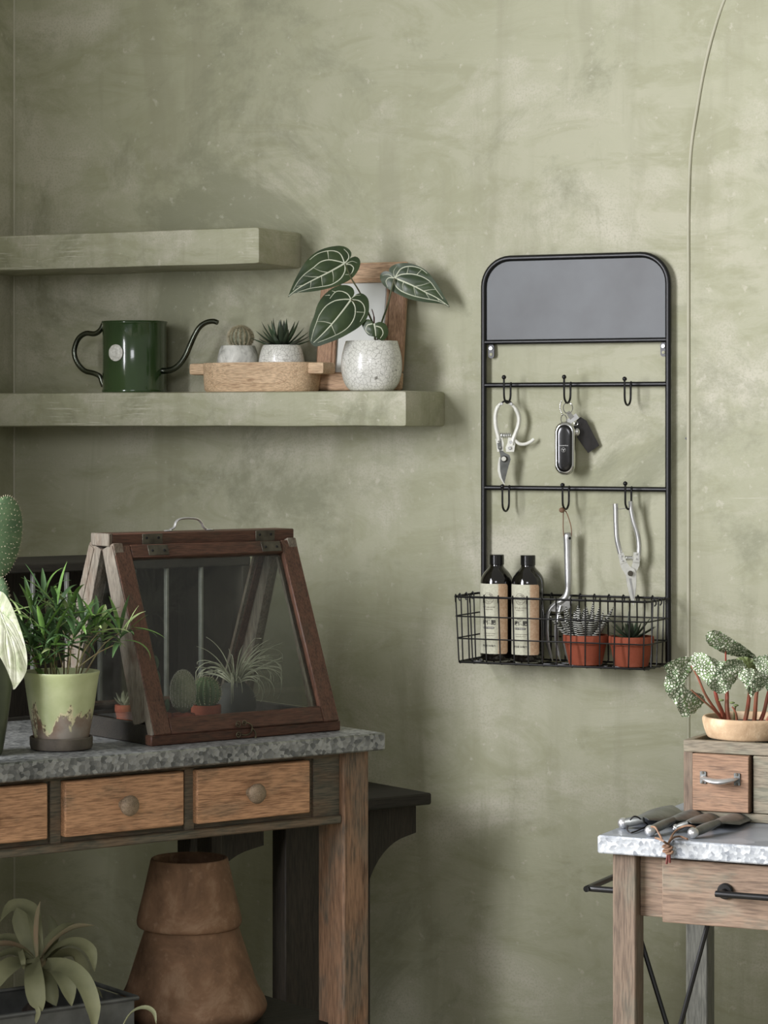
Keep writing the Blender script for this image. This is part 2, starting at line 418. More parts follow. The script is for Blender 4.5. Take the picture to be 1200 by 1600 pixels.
def glass():
    n = N('window_glass'); t = n.t
    tr = n.n('ShaderNodeBsdfTransparent'); gl = n.n('ShaderNodeBsdfGlossy'); gl.inputs['Roughness'].default_value = .02
    tr.inputs[0].default_value = (.90, .91, .89, 1); lw = n.n('ShaderNodeLayerWeight'); lw.inputs[0].default_value = .25
    df = n.n('ShaderNodeBsdfDiffuse'); df.inputs[0].default_value = C(150, 150, 140)
    mr = n.n('ShaderNodeMapRange'); n.l(lw.outputs['Fresnel'], mr.inputs[0]); mr.inputs[3].default_value = .02; mr.inputs[4].default_value = .5
    mx = n.n('ShaderNodeMixShader'); n.l(mr.outputs[0], mx.inputs[0]); n.l(tr.outputs[0], mx.inputs[1]); n.l(gl.outputs[0], mx.inputs[2])
    dm = n.ramp(n.noise(n.map((1, 1, 1)), 9, 6, .7, .8), [(.45, .0), (.75, .025)])
    m2 = n.n('ShaderNodeMixShader'); n.l(dm, m2.inputs[0]); n.l(mx.outputs[0], m2.inputs[1]); n.l(df.outputs[0], m2.inputs[2])
    n.l(m2.outputs[0], n.out.inputs[0]); return n.m
M['glass'] = glass()
# plants
M['anth'] = plain('dark_velvet_leaf', C(58, 74, 40), .4, 0, C(38, 54, 30), 26, .12)
M['vein'] = plain('pale_vein', C(216, 220, 196), .5)
M['petiole'] = plain('brown_petiole', C(92, 84, 60), .5, 0, C(70, 84, 50), 30)
M['shoot'] = plain('red_shoot', C(96, 52, 40), .5)
M['leaf_green'] = plain('narrow_leaf', C(118, 152, 74), .42, 0, C(72, 108, 50), 18)
M['leaf_dark'] = plain('narrow_leaf_dark', C(78, 106, 60), .45, 0, C(46, 72, 42), 18)  # darker green, mixed at random among the leaves
M['leaf_pale'] = plain('narrow_leaf_pale', C(176, 188, 136), .5, 0, C(134, 156, 94), 18)
M['stem'] = plain('thin_stem', C(120, 120, 76), .6, 0, C(92, 70, 48), 40)
M['cactus'] = plain('cactus_skin', C(98, 118, 80), .6, 0, C(70, 92, 58), 30, .2)
M['cactus2'] = plain('cactus_grey', C(150, 150, 128), .7, 0, C(104, 110, 86), 40, .3)
M['spine'] = plain('pale_spine', C(200, 190, 160), .6)
M['spine_w'] = plain('white_wool', C(214, 212, 198), .8)
M['opuntia'] = plain('prickly_pear_skin', C(80, 102, 68), .55, 0, C(58, 82, 52), 40, .25)
M['aloe'] = plain('aloe_leaf', C(74, 92, 66), .4, 0, C(46, 62, 46), 24)
M['aloe2'] = plain('aloe_leaf_dark', C(66, 80, 58), .4, 0, C(40, 44, 36), 24)
def zebra():
    n = N('zebra_leaf'); sp = n.n('ShaderNodeSeparateXYZ'); n.l(n.map(), sp.inputs[0])
    w = n.noise(n.map(), 70, 2)
    a = n.n('ShaderNodeMath', operation='MULTIPLY_ADD'); n.l(w, a.inputs[0]); a.inputs[1].default_value = .004; n.l(sp.outputs[2], a.inputs[2])
    b = n.n('ShaderNodeMath', operation='MULTIPLY'); b.inputs[1].default_value = 1500; n.l(a.outputs[0], b.inputs[0])
    c = n.n('ShaderNodeMath', operation='SINE'); n.l(b.outputs[0], c.inputs[0])
    col = n.ramp(c.outputs[0], [(.30, C(26, 28, 24)), (.55, C(220, 220, 210))])
    return n.done(col, .5, 0, n.bump(c.outputs[0], .3, .001), .4)
M['zebra'] = zebra()
M['till'] = plain('grey_green_strap_leaf', C(140, 140, 106), .65, 0, C(112, 114, 84), 14, .1)
M['till_r'] = plain('blushed_strap_leaf', C(138, 116, 92), .65, 0, C(128, 126, 96), 20, .1)
M['airleaf'] = plain('silver_thread_leaf', C(182, 184, 160), .6, 0, C(112, 114, 90), 30)
def begonia():
    n = N('begonia_leaf'); v = n.map(); w = n.noise(v, 60, 2)
    vm = n.n('ShaderNodeVectorMath', operation='MULTIPLY_ADD'); n.l(w.node.outputs[1], vm.inputs[0]); vm.inputs[1].default_value = (.004,) * 3; n.l(v, vm.inputs[2])
    e = n.voro(vm.outputs[0], 230, 'DISTANCE_TO_EDGE'); tone = n.noise(v, 24, 3)
    hi = n.ramp(tone, [(.35, C(178, 186, 156)), (.6, C(222, 224, 204))])
    col = n.mix(n.ramp(e, [(.06, 0.0), (.17, 1.0)]), n.ramp(tone, [(.4, C(62, 88, 52)), (.6, C(104, 130, 78))]), hi)
    return n.done(col, .5, 0, n.bump(n.ramp(e, [(0, 0.0), (.3, 1.0)]), .8, .0025), .4)
M['begonia'] = begonia()
M['begonia_stem'] = plain('red_begonia_stem', C(150, 66, 50), .5, 0, C(116, 88, 62), 40)
M['begonia_back'] = plain('begonia_bud_green', C(120, 134, 84), .5)
def varieg():
    n = N('variegated_leaf'); v = n.map(); h = n.noise(n.map((1, 1, .5)), 40, 6, .7, 1)
    col = n.ramp(h, [(.35, C(128, 148, 100)), (.47, C(196, 202, 170)), (.6, C(226, 228, 208))])
    return n.done(col, .4, 0, n.bump(h, .3, .002), .5)
M['varieg'] = varieg()
M['darkpot'] = plain('dark_glaze', C(88, 96, 74), .35, 0, C(56, 62, 48), 10, .1)
M['tray'] = plain('zinc_tray', C(128, 130, 128), .42, .5, C(96, 98, 96), 20)
# ================================================================== the room
WY = 5.0                                   # back wall
WX = ony(22, 700, WY).x                    # left wall
def wall_back():
    g = G(); nx, nz = 2, 2
    g.box(WX - .25, 3.0, WY, WY + .2, 0, 3.4)
    return struct(g, 'wall_back', M['plaster'])
wall_back()
g = G()
g.box(WX - .25, WX, -2.5, WY, 0, .95); g.box(WX - .25, WX, -2.5, WY, 2.85, 3.4)
g.box(WX - .25, WX, -2.5, -.6, .95, 2.85); g.box(WX - .25, WX, 2.5, WY, .95, 2.85)
struct(g, 'wall_left', M['plaster'])
g = G(); g.box(WX - .25, 3.0, -2.5, WY + .2, -.05, 0)
struct(g, 'floor', M['floor'])
# blind arch standing proud of the back wall at the right
xa = ony(1079, 700, WY).x
arch_l = [(xa, ony(1076, 1150, WY).z - .9)]
pts = [(xa, 0.0), (xa, ony(1077, 900, WY).z), (xa, ony(1079, 420, WY).z)]
for px, py in ((1080, 300), (1083, 235), (1092, 175), (1103, 115), (1118, 55), (1136, 0), (1165, -60), (1215, -130), (1290, -200), (1400, -255)):
    p = ony(px, py, WY); pts.append((p.x, p.z))
sp = cr([(x, 0, z) for x, z in pts[2:]], 5)
poly = [(xa, 0)] + [(p.x, p.z) for p in sp] + [(3.0, sp[-1].z + .02), (3.0, 0)]
g = G()
P1 = [(x, WY - .004, z) for x, z in poly]
inset = []
n_ = len(poly)
for i, (x, z) in enumerate(poly):
    a = Vector(poly[i - 1]); b = Vector(poly[(i + 1) % n_]); t = (b - a)
    nn = Vector((t.y, -t.x)).normalized() if 0 < i < n_ - 1 else Vector((1, 0))
    inset.append((x, z, nn))
outer = [(x, WY + .01, z) for x, z, _ in inset]; m1 = [(x, WY - .010, z) for x, z, _ in inset]
m2 = [(x + nn.x * .004, WY - .016, z + nn.y * .004) for x, z, nn in inset]; m3 = [(x + nn.x * .012, WY - .018, z + nn.y * .012) for x, z, nn in inset]
vs = outer + m1 + m2 + m3; fs = []
for k in range(3):
    for i in range(n_ - 1): fs.append([k * n_ + i, k * n_ + i + 1, (k + 1) * n_ + i + 1, (k + 1) * n_ + i])
fs.append([3 * n_ + i for i in range(n_)])
g.add(vs, fs)
struct(g, 'trim_1', M['plaster'])
bd = [Vector((x + .001, WY - .0165, z)) for x, z in poly[:-2]]
bd = [p + Vector((noise.noise(p * 7) * .0015, noise.noise(p * 9) * .002, 0)) for p in cr(bd, 3)]
struct(G().tube(bd, .0034, 10), 'trim_2', M['plaster_pale'])  # arch edge bead; its paler colour paints in the edge highlight

struct(G().tube([(WX + .001, WY - .001, 0), (WX + .001, WY - .001, 3.4)], .0028, 8), 'trim_3', M['plaster_pale'])
# two plastered shelves built onto the wall
def wall_shelf(x1, z0, z1, label):
    c = Vector(((WX - .05 + x1) / 2, WY - .0925 + .01, (z0 + z1) / 2))
    t = T('wall_shelf', label, 'shelf', (c.x, WY, z0), 0)
    g = G(); g.beam(t.to(c), ((x1 - WX + .05) / 2, 0, 0), (0, .1025, 0), (0, 0, (z1 - z0) / 2), .009)
    # wavy hand-trowelled body
    bm = bmesh.new()
    vs = [bm.verts.new(v) for v in g.v]
    for f in g.f: bm.faces.new([vs[i] for i in f])
    bmesh.ops.bisect_plane(bm, geom=bm.verts[:] + bm.edges[:] + bm.faces[:], plane_co=(0, 0, 0), plane_no=(1, 0, 0))
    for k in range(-14, 15):
        bmesh.ops.bisect_plane(bm, geom=bm.verts[:] + bm.edges[:] + bm.faces[:], plane_co=(k * .07, 0, 0), plane_no=(1, 0, 0))
    for v in bm.verts:
        w = noise.noise(v.co * 6) * .0022
        if v.co.z > .04: v.co.z += w * .15
        else: v.co.z += w
        if v.co.y < -.1: v.co.y += w * 1.3
    bm.verts.index_update()
    g = G().add([v.co.copy() for v in bm.verts], [[v.index for v in f.verts] for f in bm.faces]); bm.free()
    # one solid ledge; the thing is its own mesh
    bpy.data.objects.remove(t.o)
    o = g.build('wall_shelf', M['shelf'], None); o.location = t.loc
    return tag(o, label, 'shelf')
XS1 = ony(405, 380, WY - .185).x; XS2 = ony(635, 640, WY - .185).x
wall_shelf(XS1, 1.586, 1.660, 'upper and shorter of the two green plastered wall shelves, with nothing on it')
wall_shelf(XS2, 1.262, 1.332, 'lower and longer green plastered wall shelf carrying the watering can and potted plants')
g = G(); q = ony(1073, 685, WY - .018 * 0)
g.disc((0, 0, 0), (0, -1, 0), .0022, .006, 10); o = g.build('wall_nail', M['black']); o.location = (q.x, WY - .002, q.z)
tag(o, 'tiny dark nail in the plaster right of the wire rack', 'nail')

# ================================================================== wire rack on the wall
YR = WY - .015
xl, xr = -2.1166, -1.7318
rk = T('wall_rack', 'black metal wall rack with slate panel on top, six hooks and wire basket below', 'wall rack', ((xl + xr) / 2, YR, .804))
def R_(x, y, z): return rk.to((x, y, z))
rc = .056; zt = 1.594
path = [(xl, YR, .81), (xl, YR, zt - rc)]
for i in range(1, 10):
    a = pi - i / 9 * pi / 2; path.append((xl + rc + rc * cos(a), YR, zt - rc + rc * sin(a)))
for i in range(0, 10):
    a = pi / 2 - i / 9 * pi / 2; path.append((xr - rc + rc * cos(a), YR, zt - rc + rc * sin(a)))
path += [(xr, YR, .81)]
G().tube([R_(*p) for p in path], .0058, 12).build('frame', M['black'], rk.o)
for z in (1.429, 1.344, 1.141):
    G().tube([R_(xl, YR, z), R_(xr, YR, z)], .0048, 12).build('cross_bar', M['black'], rk.o)
g = G(); poly = [(xl + .004, 1.431)]
r2 = rc - .002
for i in range(10):
    a = pi - i / 9 * pi / 2; poly.append((xl + rc + r2 * cos(a), zt - rc + r2 * sin(a)))
for i in range(10):
    a = pi / 2 - i / 9 * pi / 2; poly.append((xr - rc + r2 * cos(a), zt - rc + r2 * sin(a)))
poly.append((xr - .004, 1.431))
g.prism([R_(x, YR + .001, z) for x, z in poly], (0, .0015, 0))
plab(g.build('panel', M['panel'], rk.o), 'grey slate coloured sheet panel')
for sx, xx in ((1, xl + .014), (-1, xr - .011)):
    g = G(); zc_ = ony(765, 549, YR).z
    pl = [R_(xx + .0065 * cos(a), YR + .004, zc_ + (.0075 if sin(a) > 0 else -.0075) + .0065 * sin(a)) for a in [k * pi / 8 for k in range(16)]]
    g.prism(pl, (0, .002, 0)); b = g.build('bracket', M['black'], rk.o)
    g = G(); g.disc(R_(xx, YR + .003, zc_ + .006), (0, -1, 0), .004, .004, 14); g.build('screw', M['steel'], b)
    g = G(); g.disc(R_(xx, YR + .0035, zc_ - .006), (0, -1, 0), .0032, .0014, 14); g.build('keyhole', M['plaster'], b)
HK = []
for row, zb, pts in ((0, 1.344, ((787.5, 589.5, 631), (881.5, 589, 631), (976, 592, 634.5))), (1, 1.141, ((785, 760, 800), (879, 758, 797), (977, 755.5, 797)))):
    for i, (px, py, pb) in enumerate(pts):
        yf = YR - .040
        b = ony(px, py, yf); xk = b.x
        zbot = ony(px + 8, pb, YR - .02).z + .0018
        rad = .017; ym = YR - .023
        p = [(xk, YR + .001, zb), (xk, YR - .004, zb + .004), (xk, YR - .006, zb - .004)]
        p += [(xk, YR - .006, zbot + rad + .004)]
        for k in range(1, 8):
            a = k / 8 * pi; p.append((xk, ym + rad * cos(a), zbot + rad - rad * sin(a) * 1.0))
        p += [(xk, yf, zbot + rad + .004), (xk, yf, b.z)]
        h = G().tube(cr([R_(*q) for q in p], 3), .0021, 8).build('hook', M['black'], rk.o)
        G().ball(R_(xk, yf, b.z), .0045, 12, 8).build('hook_ball', M['black'], h)
        HK.append((xk, ym, zbot))
# basket
bx0, bx1 = -2.128, -1.728; by0, by1 = YR, YR - .127; bz0, bz1 = .805, .932
IN = .006
def ring(z, inset=0, r=.0015, name='rail'):
    c = .012; x0, x1 = bx0 + inset, bx1 - inset; yb, yf = by0 - .0 , by1 + inset
    pts = [(x0, yb, z), (x0, yf + c, z), (x0 + c * .3, yf + c * .3, z), (x0 + c, yf, z), (x1 - c, yf, z), (x1 - c * .3, yf + c * .3, z), (x1, yf + c, z), (x1, yb, z)]
    return G().tube([R_(*p) for p in pts], r, 8, closed=True).build(name, M['black'], rk.o)
ring(bz1, 0, .0022, 'basket_rim'); ring(.894, .001, .0014, 'basket_rail'); ring(.851, .003, .0014, 'basket_rail'); ring(bz0, IN, .002, 'basket_rail')
def curl(p, d):
    """little hook of wire wrapped over the rim"""
    p = Vector(p); d = Vector(d)
    return [p + d * .0005 + Vector((0, 0, -.010)), p + d * .0035 + Vector((0, 0, -.006)), p + d * .0036 + Vector((0, 0, .001)), p + d * .0005 + Vector((0, 0, .0042)), p - d * .0025 + Vector((0, 0, .001)), p - d * .0024 + Vector((0, 0, -.006))]
nx = 13
for i in range(nx + 1):
    x = bx0 + .006 + (bx1 - bx0 - .012) * i / nx; xb = bx0 + IN + .005 + (bx1 - bx0 - 2 * IN - .01) * i / nx
    p = curl((x, by1, bz1), (.3, -1, 0)) + [(xb, by1 + IN - .002, bz0 + .004), (xb, by1 + IN + .004, bz0 - .002), (xb, by0 - .006, bz0 - .002), (x, by0 - .002, bz0 + .004)]
    p += curl((x, by0, bz1), (.3, 1, 0))[::-1]
    G().tube([R_(*q) for q in p], .00145, 6).build('basket_wire', M['black'], rk.o)
for i in range(1, 4):
    y = by0 + (by1 - by0) * (i - .1) / 4
    p = curl((bx0, y, bz1), (-1, .3, 0)) + [(bx0 + IN, y, bz0 + .002), (bx0 + IN + .004, y, bz0 - .003), (bx1 - IN - .004, y, bz0 - .003), (bx1 - IN, y, bz0 + .002)] + curl((bx1, y, bz1), (1, .3, 0))[::-1]
    G().tube([R_(*q) for q in p], .00145, 6).build('basket_wire', M['black'], rk.o)

# ------------------------------------------------------------------ lettering
def text_geo(txt, size, bold=0.0, align='CENTER'):
    c = bpy.data.curves.new('t', 'FONT'); c.body = txt; c.size = size; c.align_x = align; c.align_y = 'CENTER'; c.resolution_u = 2; c.offset = bold
    o = bpy.data.objects.new('t', c); COL.objects.link(o)
    dg = bpy.context.evaluated_depsgraph_get(); me = bpy.data.meshes.new_from_object(o.evaluated_get(dg))
    v = [tuple(q.co) for q in me.vertices]; f = [list(p.vertices) for p in me.polygons]
    bpy.data.objects.remove(o); bpy.data.curves.remove(c); bpy.data.meshes.remove(me)
    return v, f

BR = .0318
def cyl_wrap(v, dx, dz, R=BR + .0006):
    out = []
    for x, y, z in v:
        a = (x + dx) / R
        out.append((R * sin(a), -R * cos(a), y + dz))
    return out
def bottle(px, label):
    p = ony(px, 1000, YR - .062)
    t = T('plant_food_bottle', label, 'bottle', (p.x, YR - .062, bz0 - .0005), 0, None)
    prof = [(.026, 0), (.0305, .003), (BR, .007), (BR, .151), (.0312, .158), (.0285, .166), (.0235, .174), (.018, .180), (.0145, .184), (.0135, .187), (.0135, .192)]
    sm = [(p_.x, p_.y) for p_ in cr([(a, b, 0) for a, b in prof[3:]], 3)]
    G().lathe(prof[:3] + sm, n=48).build('body', M['bottle'], t.o, angle=50)
    g = G(); g.lathe([(.0140, .188), (.0146, .189), (.0146, .2065), (.0138, .2078)], n=40)
    for k in range(40):
        a = 2 * pi * k / 40
    plab(g.build('cap', M['cap'], t.o, angle=30), 'ribbed black screw cap')
    # paper label facing away from the wall
    n = 40; ha = 1.12; z0, z1 = .016, .152; vs = []; fs = []
    rc_ = .004
    for j in range(n + 1):
        a = -ha + 2 * ha * j / n; s_ = min(a + ha, ha - a) * BR
        cut = rc_ - sqrt(max(0, rc_ ** 2 - (rc_ - min(s_, rc_)) ** 2))
        for r_ in (BR + .0003,):
            vs += [(r_ * sin(a), -r_ * cos(a), z0 + cut), (r_ * sin(a), -r_ * cos(a), z1 - cut)]
    for j in range(n): fs.append([2 * j, 2 * j + 2, 2 * j + 3, 2 * j + 1])
    lb = G().add(vs, fs).build('paper_label', M['label'], t.o)
    # circular landscape emblem
    g = G(); Rr = .0108; cx, cz = -.004, .124
    def line(pts, w=.00045, wrap=True):
        P = [Vector((a, b, 0)) for a, b in pts]; vv = []; ff = []
        for i, q in enumerate(P):
            tt = (P[min(i + 1, len(P) - 1)] - P[max(i - 1, 0)]).normalized(); nn = Vector((-tt.y, tt.x, 0)) * w / 2
            vv += [tuple(q + nn), tuple(q - nn)]
        for i in range(len(P) - 1): ff.append([2 * i, 2 * i + 1, 2 * i + 3, 2 * i + 2])
        g.add(cyl_wrap(vv, cx, cz), ff)
    line([(Rr * cos(k * pi / 24), Rr * sin(k * pi / 24)) for k in range(49)], .0006)
    line([(-.0103, .004), (-.007, .001), (-.004, .0008), (-.001, .002)], .0005)
    line([(-.0075, .0075), (-.004, .004), (0, .0015), (.004, .0045), (.0075, .0078)], .0004)
    line([(-.0085, -.006), (-.004, -.004), (0, -.0085), (.002, -.006), (.0085, -.0065)], .0004)
    line([(-.006, -.002), (-.002, -.0005), (.003, -.003), (.008, -.001)], .0004)
    line([(.002, .008), (.004, .005), (.006, .0065), (.0085, .0035)], .0004)
    line([(-.002, .009), (0, .006), (.003, .0065)], .0004); line([(-.0008, -.0085), (.0005, -.0055), (.0018, -.0085)], .0005)
    for k in range(9):
        a = .2 + k * .14; line([((Rr - .0045) * cos(a), (Rr - .0045) * sin(a)), ((Rr - .001) * cos(a + .06), (Rr - .001) * sin(a + .06))], .00035)
    g.build('emblem', M['ink_soft'], lb, smooth=False)
    for txt, size, cz2, mat, bold, dx in (("IVY'S BLOOM", .0046, .1065, 'ink_soft', 0, -.004), ('BOTANICAL SUPPLIES', .0019, .1020, 'ink_soft', .00004, -.004), ('MULTI PLANT', .0022, .0845, 'ink', .00006, -.004), ('液体肥', .0098, .0765, 'ink', .00028, -.0035),
                                          ('N:P:K  PLANT FOOD & NUTRIENT', .0018, .0555, 'ink_soft', .00004, -.003), ('LIQUID FERTILIZER FOR PLANTS', .0016, .0515, 'ink_soft', .00003, -.003), ('净含量 500毫升', .0044, .0315, 'ink', .00004, -.004)):
        v, f = text_geo(txt, size, bold); G().add(cyl_wrap(v, dx, cz2), f).build('lettering', M[mat], lb, smooth=False)
    v = []; hw, hh = .0112, .0021
    for k in range(24):
        a = 2 * pi * k / 24; v.append((hw * (1 if cos(a) > 0 else -1) + hh * cos(a), hh * sin(a), 0))
    # pill is cut in strips so that it bends with the bottle
    vs = []; fs = []
    for k in range(17):
        x = -hw - hh + (2 * hw + 2 * hh) * k / 16; e = max(0, abs(x) - hw); y = sqrt(max(0, hh * hh - e * e))
        vs += [(x, -y, 0), (x, y, 0)]
    for k in range(16): fs.append([2 * k, 2 * k + 2, 2 * k + 3, 2 * k + 1])
    G().add(cyl_wrap(vs, -.0045, .0668, BR + .0005), fs).build('text_bar', M['ink'], lb, smooth=False)
    v, f = text_geo('园艺植物通用型', .0034, .00005); G().add(cyl_wrap(v, -.0045, .0668, BR + .0009), f).build('lettering', M['ink_white'], lb, smooth=False)
    return t
bottle(776, 'dark plastic bottle with kraft label, leftmost in the wire basket')
bottle(825, 'dark plastic bottle with kraft label, beside the garden fork in the wire basket')

# ------------------------------------------------------------------ small clay pots in the basket
def clay_pot(t, R, H, rimh=.3, n=44, taper=.80, mat='terra', soil='soil', zo=0, thick=.004):
    rh = H * rimh; rb = R * taper * .93
    prof = [(rb * .96, zo), (rb, zo + .002), (R * .92, zo + H - rh), (R * .985, zo + H - rh + .001), (R, zo + H - rh + .003), (R, zo + H - .002), (R - .001, zo + H), (R - thick, zo + H - .0005), (R - thick - .001, zo + H - .008), (R - thick - .0015, zo + H - .01)]
    b = G().lathe(prof, n=n).build('pot', M[mat], t.o, angle=35)
    g = G(); rr = R - thick - .0008; vs = [(0, 0, zo + H - .006)]
    for j in range(1, 7):
        for k in range(24):
            a = 2 * pi * k / 24; vs.append((rr * j / 6 * cos(a), rr * j / 6 * sin(a), zo + H - .007 + (random.random() - .5) * .002))
    fs = [[0, 1 + k, 1 + (k + 1) % 24] for k in range(24)]
    for j in range(5):
        for k in range(24): fs.append([1 + j * 24 + k, 1 + (j + 1) * 24 + k, 1 + (j + 1) * 24 + (k + 1) % 24, 1 + j * 24 + (k + 1) % 24])
    g.add(vs, fs).build('soil', M[soil], t.o)
    return b
def fleshy(base, az, el, L, w, curve=0.0, tr=.45, n=8, seg=9, prof=None, twist=0):
    """thick pointed succulent leaf"""
    p = Vector(base); d = Vector((cos(az) * cos(el), sin(az) * cos(el), sin(el))); P = [p.copy()]; e = el
    for i in range(seg):
        e += curve / seg; d = Vector((cos(az) * cos(e), sin(az) * cos(e), sin(e))); p = p + d * (L / seg); P.append(p.copy())
    W = []
    for i in range(seg + 1):
        t = i / seg
        W.append(max(.0002, w / 2 * ((prof or (lambda t: (.75 + .9 * t - 1.65 * t * t) if t < .999 else 0))(t))))
    side = Vector((-sin(az), cos(az), 0))
    g = G(); up = side.cross(d)
    g.tube(P, W, n, flat=(1, tr), up=Vector((-cos(az) * sin(el), -sin(az) * sin(el), cos(el))) if abs(el) < 1.5 else Vector((cos(az), sin(az), 0.01)))
    return g
random.seed(3)
ZB = bz0 + .0003
p = ony(915, 1020, YR - .066)
t = T('potted_zebra_haworthia', 'small terracotta pot with black and white striped succulent in the wire basket', 'plant', (p.x, p.y, ZB))
clay_pot(t, .0435, .057)
lst = [(az, el, L) for az, el, L in [(k * 2.399, 1.15 - .09 * (k // 5) + random.uniform(-.08, .1), .064 + random.uniform(-.012, .010)) for k in range(28)]]
for i, (az, el, L) in enumerate(lst):
    r0 = .004 + .0008 * i
    el2 = max(.5, 1.5 - i * .034 + random.uniform(-.05, .05))
    fleshy((r0 * cos(az) - .004, r0 * sin(az), .050), az, el2, L * (1.0 if i > 4 else .9), .0175, .35, .55).build('leaf', M['zebra'], t.o, angle=60)
p = ony(986.5, 1020, YR - .064)
t = T('potted_aloe', 'small terracotta pot with spiky dark green succulent at the right end of the wire basket', 'plant', (p.x, p.y, ZB))
clay_pot(t, .0435, .057)
for i in range(17):
    az = i * 2.399 + .4; el = max(.28, 1.35 - i * .07); fleshy((.004 * cos(az), .004 * sin(az), .051), az, el, .034 + .0012 * i + random.uniform(-.003, .008), .010, .15, .4).build('leaf', M['aloe2' if i % 3 else 'aloe'], t.o, angle=60)
for az, el, L in ((-2.9, .75, .064), (2.2, 1.25, .054), (.35, .85, .058), (.1, .5, .05), (-.5, .35, .04), (3.3, .25, .042)):
    fleshy((.004 * cos(az), .004 * sin(az), .051), az, el, L, .011, .1, .4).build('leaf', M['aloe2'], t.o, angle=60)

# ------------------------------------------------------------------ tools on the hooks (they hang facing the room, square to the camera side)
def path_px(t, pts, Z, k=5, dz=0): return cr([t.L(a, b, Z + dz) for a, b in pts], k)
def plate(t, pts, Z, th, mat, name, parent, k=0):
    P = [t.L(a, b, Z) for a, b in pts]
    if k: P = cr(P, k, True)
    return G().prism(P, (0, th, 0)).build(name, mat, parent)
# pruning secateurs on the first upper hook
xk, yk, zk = HK[0]; Zs = (Vector((xk, yk, 0))).dot(FV)
t = T('secateurs', 'white handled pruning secateurs hanging from the upper left hook', 'secateurs', at(790, 756, Zs), TH)
E = M['white_enamel']
G().tube(path_px(t, [(786, 630), (781, 632), (776.5, 639), (774, 650), (774.5, 664), (777, 676), (779, 684), (779, 692)], Zs), [.0040] * 8 + [.0054] * 20 + [.0060] * 8, 10, flat=(1, .8)).build('handle', E, t.o)
G().tube(path_px(t, [(796, 630), (802, 634), (808, 643), (811, 654), (809.5, 666), (805.5, 677), (802, 686), (800, 695)], Zs), [.0040] * 8 + [.0054] * 20 + [.0060] * 8, 10, flat=(1, .8)).build('handle', E, t.o)
G().tube(path_px(t, [(802, 684), (806, 689), (812, 693.5), (820, 694), (828, 691), (834.5, 686)], Zs), .0034, 10).build('finger_prong', E, t.o)
G().tube(path_px(t, [(782.5, 631.5), (786, 628), (791, 626.5), (797, 628), (800.5, 631.5)], Zs, dz=-.003), .0030, 8, flat=(1, .6)).build('strap_clasp', M['leather_dark'], t.o)
for a, b in ((783.5, 631), (798.5, 631)):
    G().disc(t.L(a, b, Zs - .005), (0, -1, 0), .003, .004, 14).build('rivet', M['steel'], t.o)
g = G(); pts = []
for i in range(73):
    q = i / 72; c0 = t.L(782 + 17 * q, 680.5, Zs); a = q * 2 * pi * 6; pts.append(c0 + Vector((0, cos(a) * .0045, sin(a) * .0052)))
g.tube(pts, .0009, 5).build('spring', M['steel'], t.o)
plate(t, [(774, 686), (784, 682), (787, 692), (786, 705), (777, 706), (776, 695)], Zs - .003, .006, E, 'handle_plate', t.o)
pl = plate(t, [(776.5, 685), (780, 683), (782.5, 686), (784.5, 702), (781, 704), (778, 701)], Zs - .0045, .0015, M['blade'], 'inset_plate', t.o)
for a, b in ((779.5, 690), (781.3, 699)): G().disc(t.L(a, b, Zs - .0055), (0, -1, 0), .0023, .003, 12).build('rivet', M['chrome'], t.o)
plate(t, [(794, 683), (803, 684), (805, 694), (803, 706), (791, 706), (790, 699), (793, 692)], Zs - .003, .006, E, 'handle_plate', t.o)
for a, b in ((798, 691), (796.2, 700)): G().disc(t.L(a, b, Zs - .005), (0, -1, 0), .0033, .003, 14).build('rivet', M['steel'], t.o)
plab(plate(t, [(780, 714), (778, 724), (777.5, 735), (780, 745), (784, 752), (788, 757.5), (789.5, 754), (784, 742), (783, 730), (786, 716)], Zs - .001, .003, E, 'counter_blade', t.o), 'white hooked counter blade')
plab(plate(t, [(780, 704), (785, 704), (789, 707.5), (796, 711), (798, 718), (795, 727), (792, 739), (788, 755.5), (784, 747), (781.5, 736), (781, 724), (782, 714)], Zs - .0045, .003, M['blade'], 'cutting_blade', t.o), 'grey steel blade')
G().disc(t.L(788, 717, Zs - .007), (0, -1, 0), .0062, .004, 20).build('pivot_washer', M['black'], t.o)
G().disc(t.L(787.3, 717, Zs - .010), (0, -1, 0), .0048, .004, 20).build('pivot_bolt', E, t.o)

# key ring with a chrome car key fob and a leather tag on the middle upper hook
xk, yk, zk = HK[1]; Zs = (Vector((xk, yk, 0))).dot(FV)
t = T('key_ring', 'chrome rimmed key fob with black leather tag on the upper middle hook', 'keys', at(883, 742, Zs), TH)
c = t.L(887.5, 637.5, Zs); rr = .0108
G().tube([c + Vector((cos(a) * rr * .85, sin(a) * rr * .5, sin(a) * rr)) for a in [k * 2 * pi / 32 for k in range(32)]], .0011, 7, closed=True).build('split_ring', M['chrome'], t.o)
# ball chain
for i in range(9):
    a = i / 8; q = t.L(877 - 3 * sin(a * 3) + 2 * a, 627 + 20 * a, Zs - .004); G().ball(q, .0016, 8, 6).build('chain_bead', M['chrome'], t.o)
c2 = t.L(881, 655, Zs - .002)
G().tube([c2 + Vector((cos(a) * .0055, sin(a) * .002, sin(a) * .0085)) for a in [k * 2 * pi / 24 for k in range(24)]], .001, 7, closed=True).build('ring_link', M['chrome'], t.o)
def capsule(t, cx, cy, w, h, Z, th, rz=0, n=16, front=-1):
    k = Z / F; c = t.L(cx, cy, Z); a = w / 2 * k; b = h / 2 * k - a; P = []
    for i in range(2 * n):
        q = pi * 2 * i / (2 * n); P.append(Vector((a * cos(q), 0, a * sin(q) + (b if sin(q) >= 0 else -b))))
    return c, P
cz, P = capsule(t, 883, 700.5, 33, 84, Zs - .004, .015)
Rz = Matrix.Rotation(-.25, 3, 'Z')
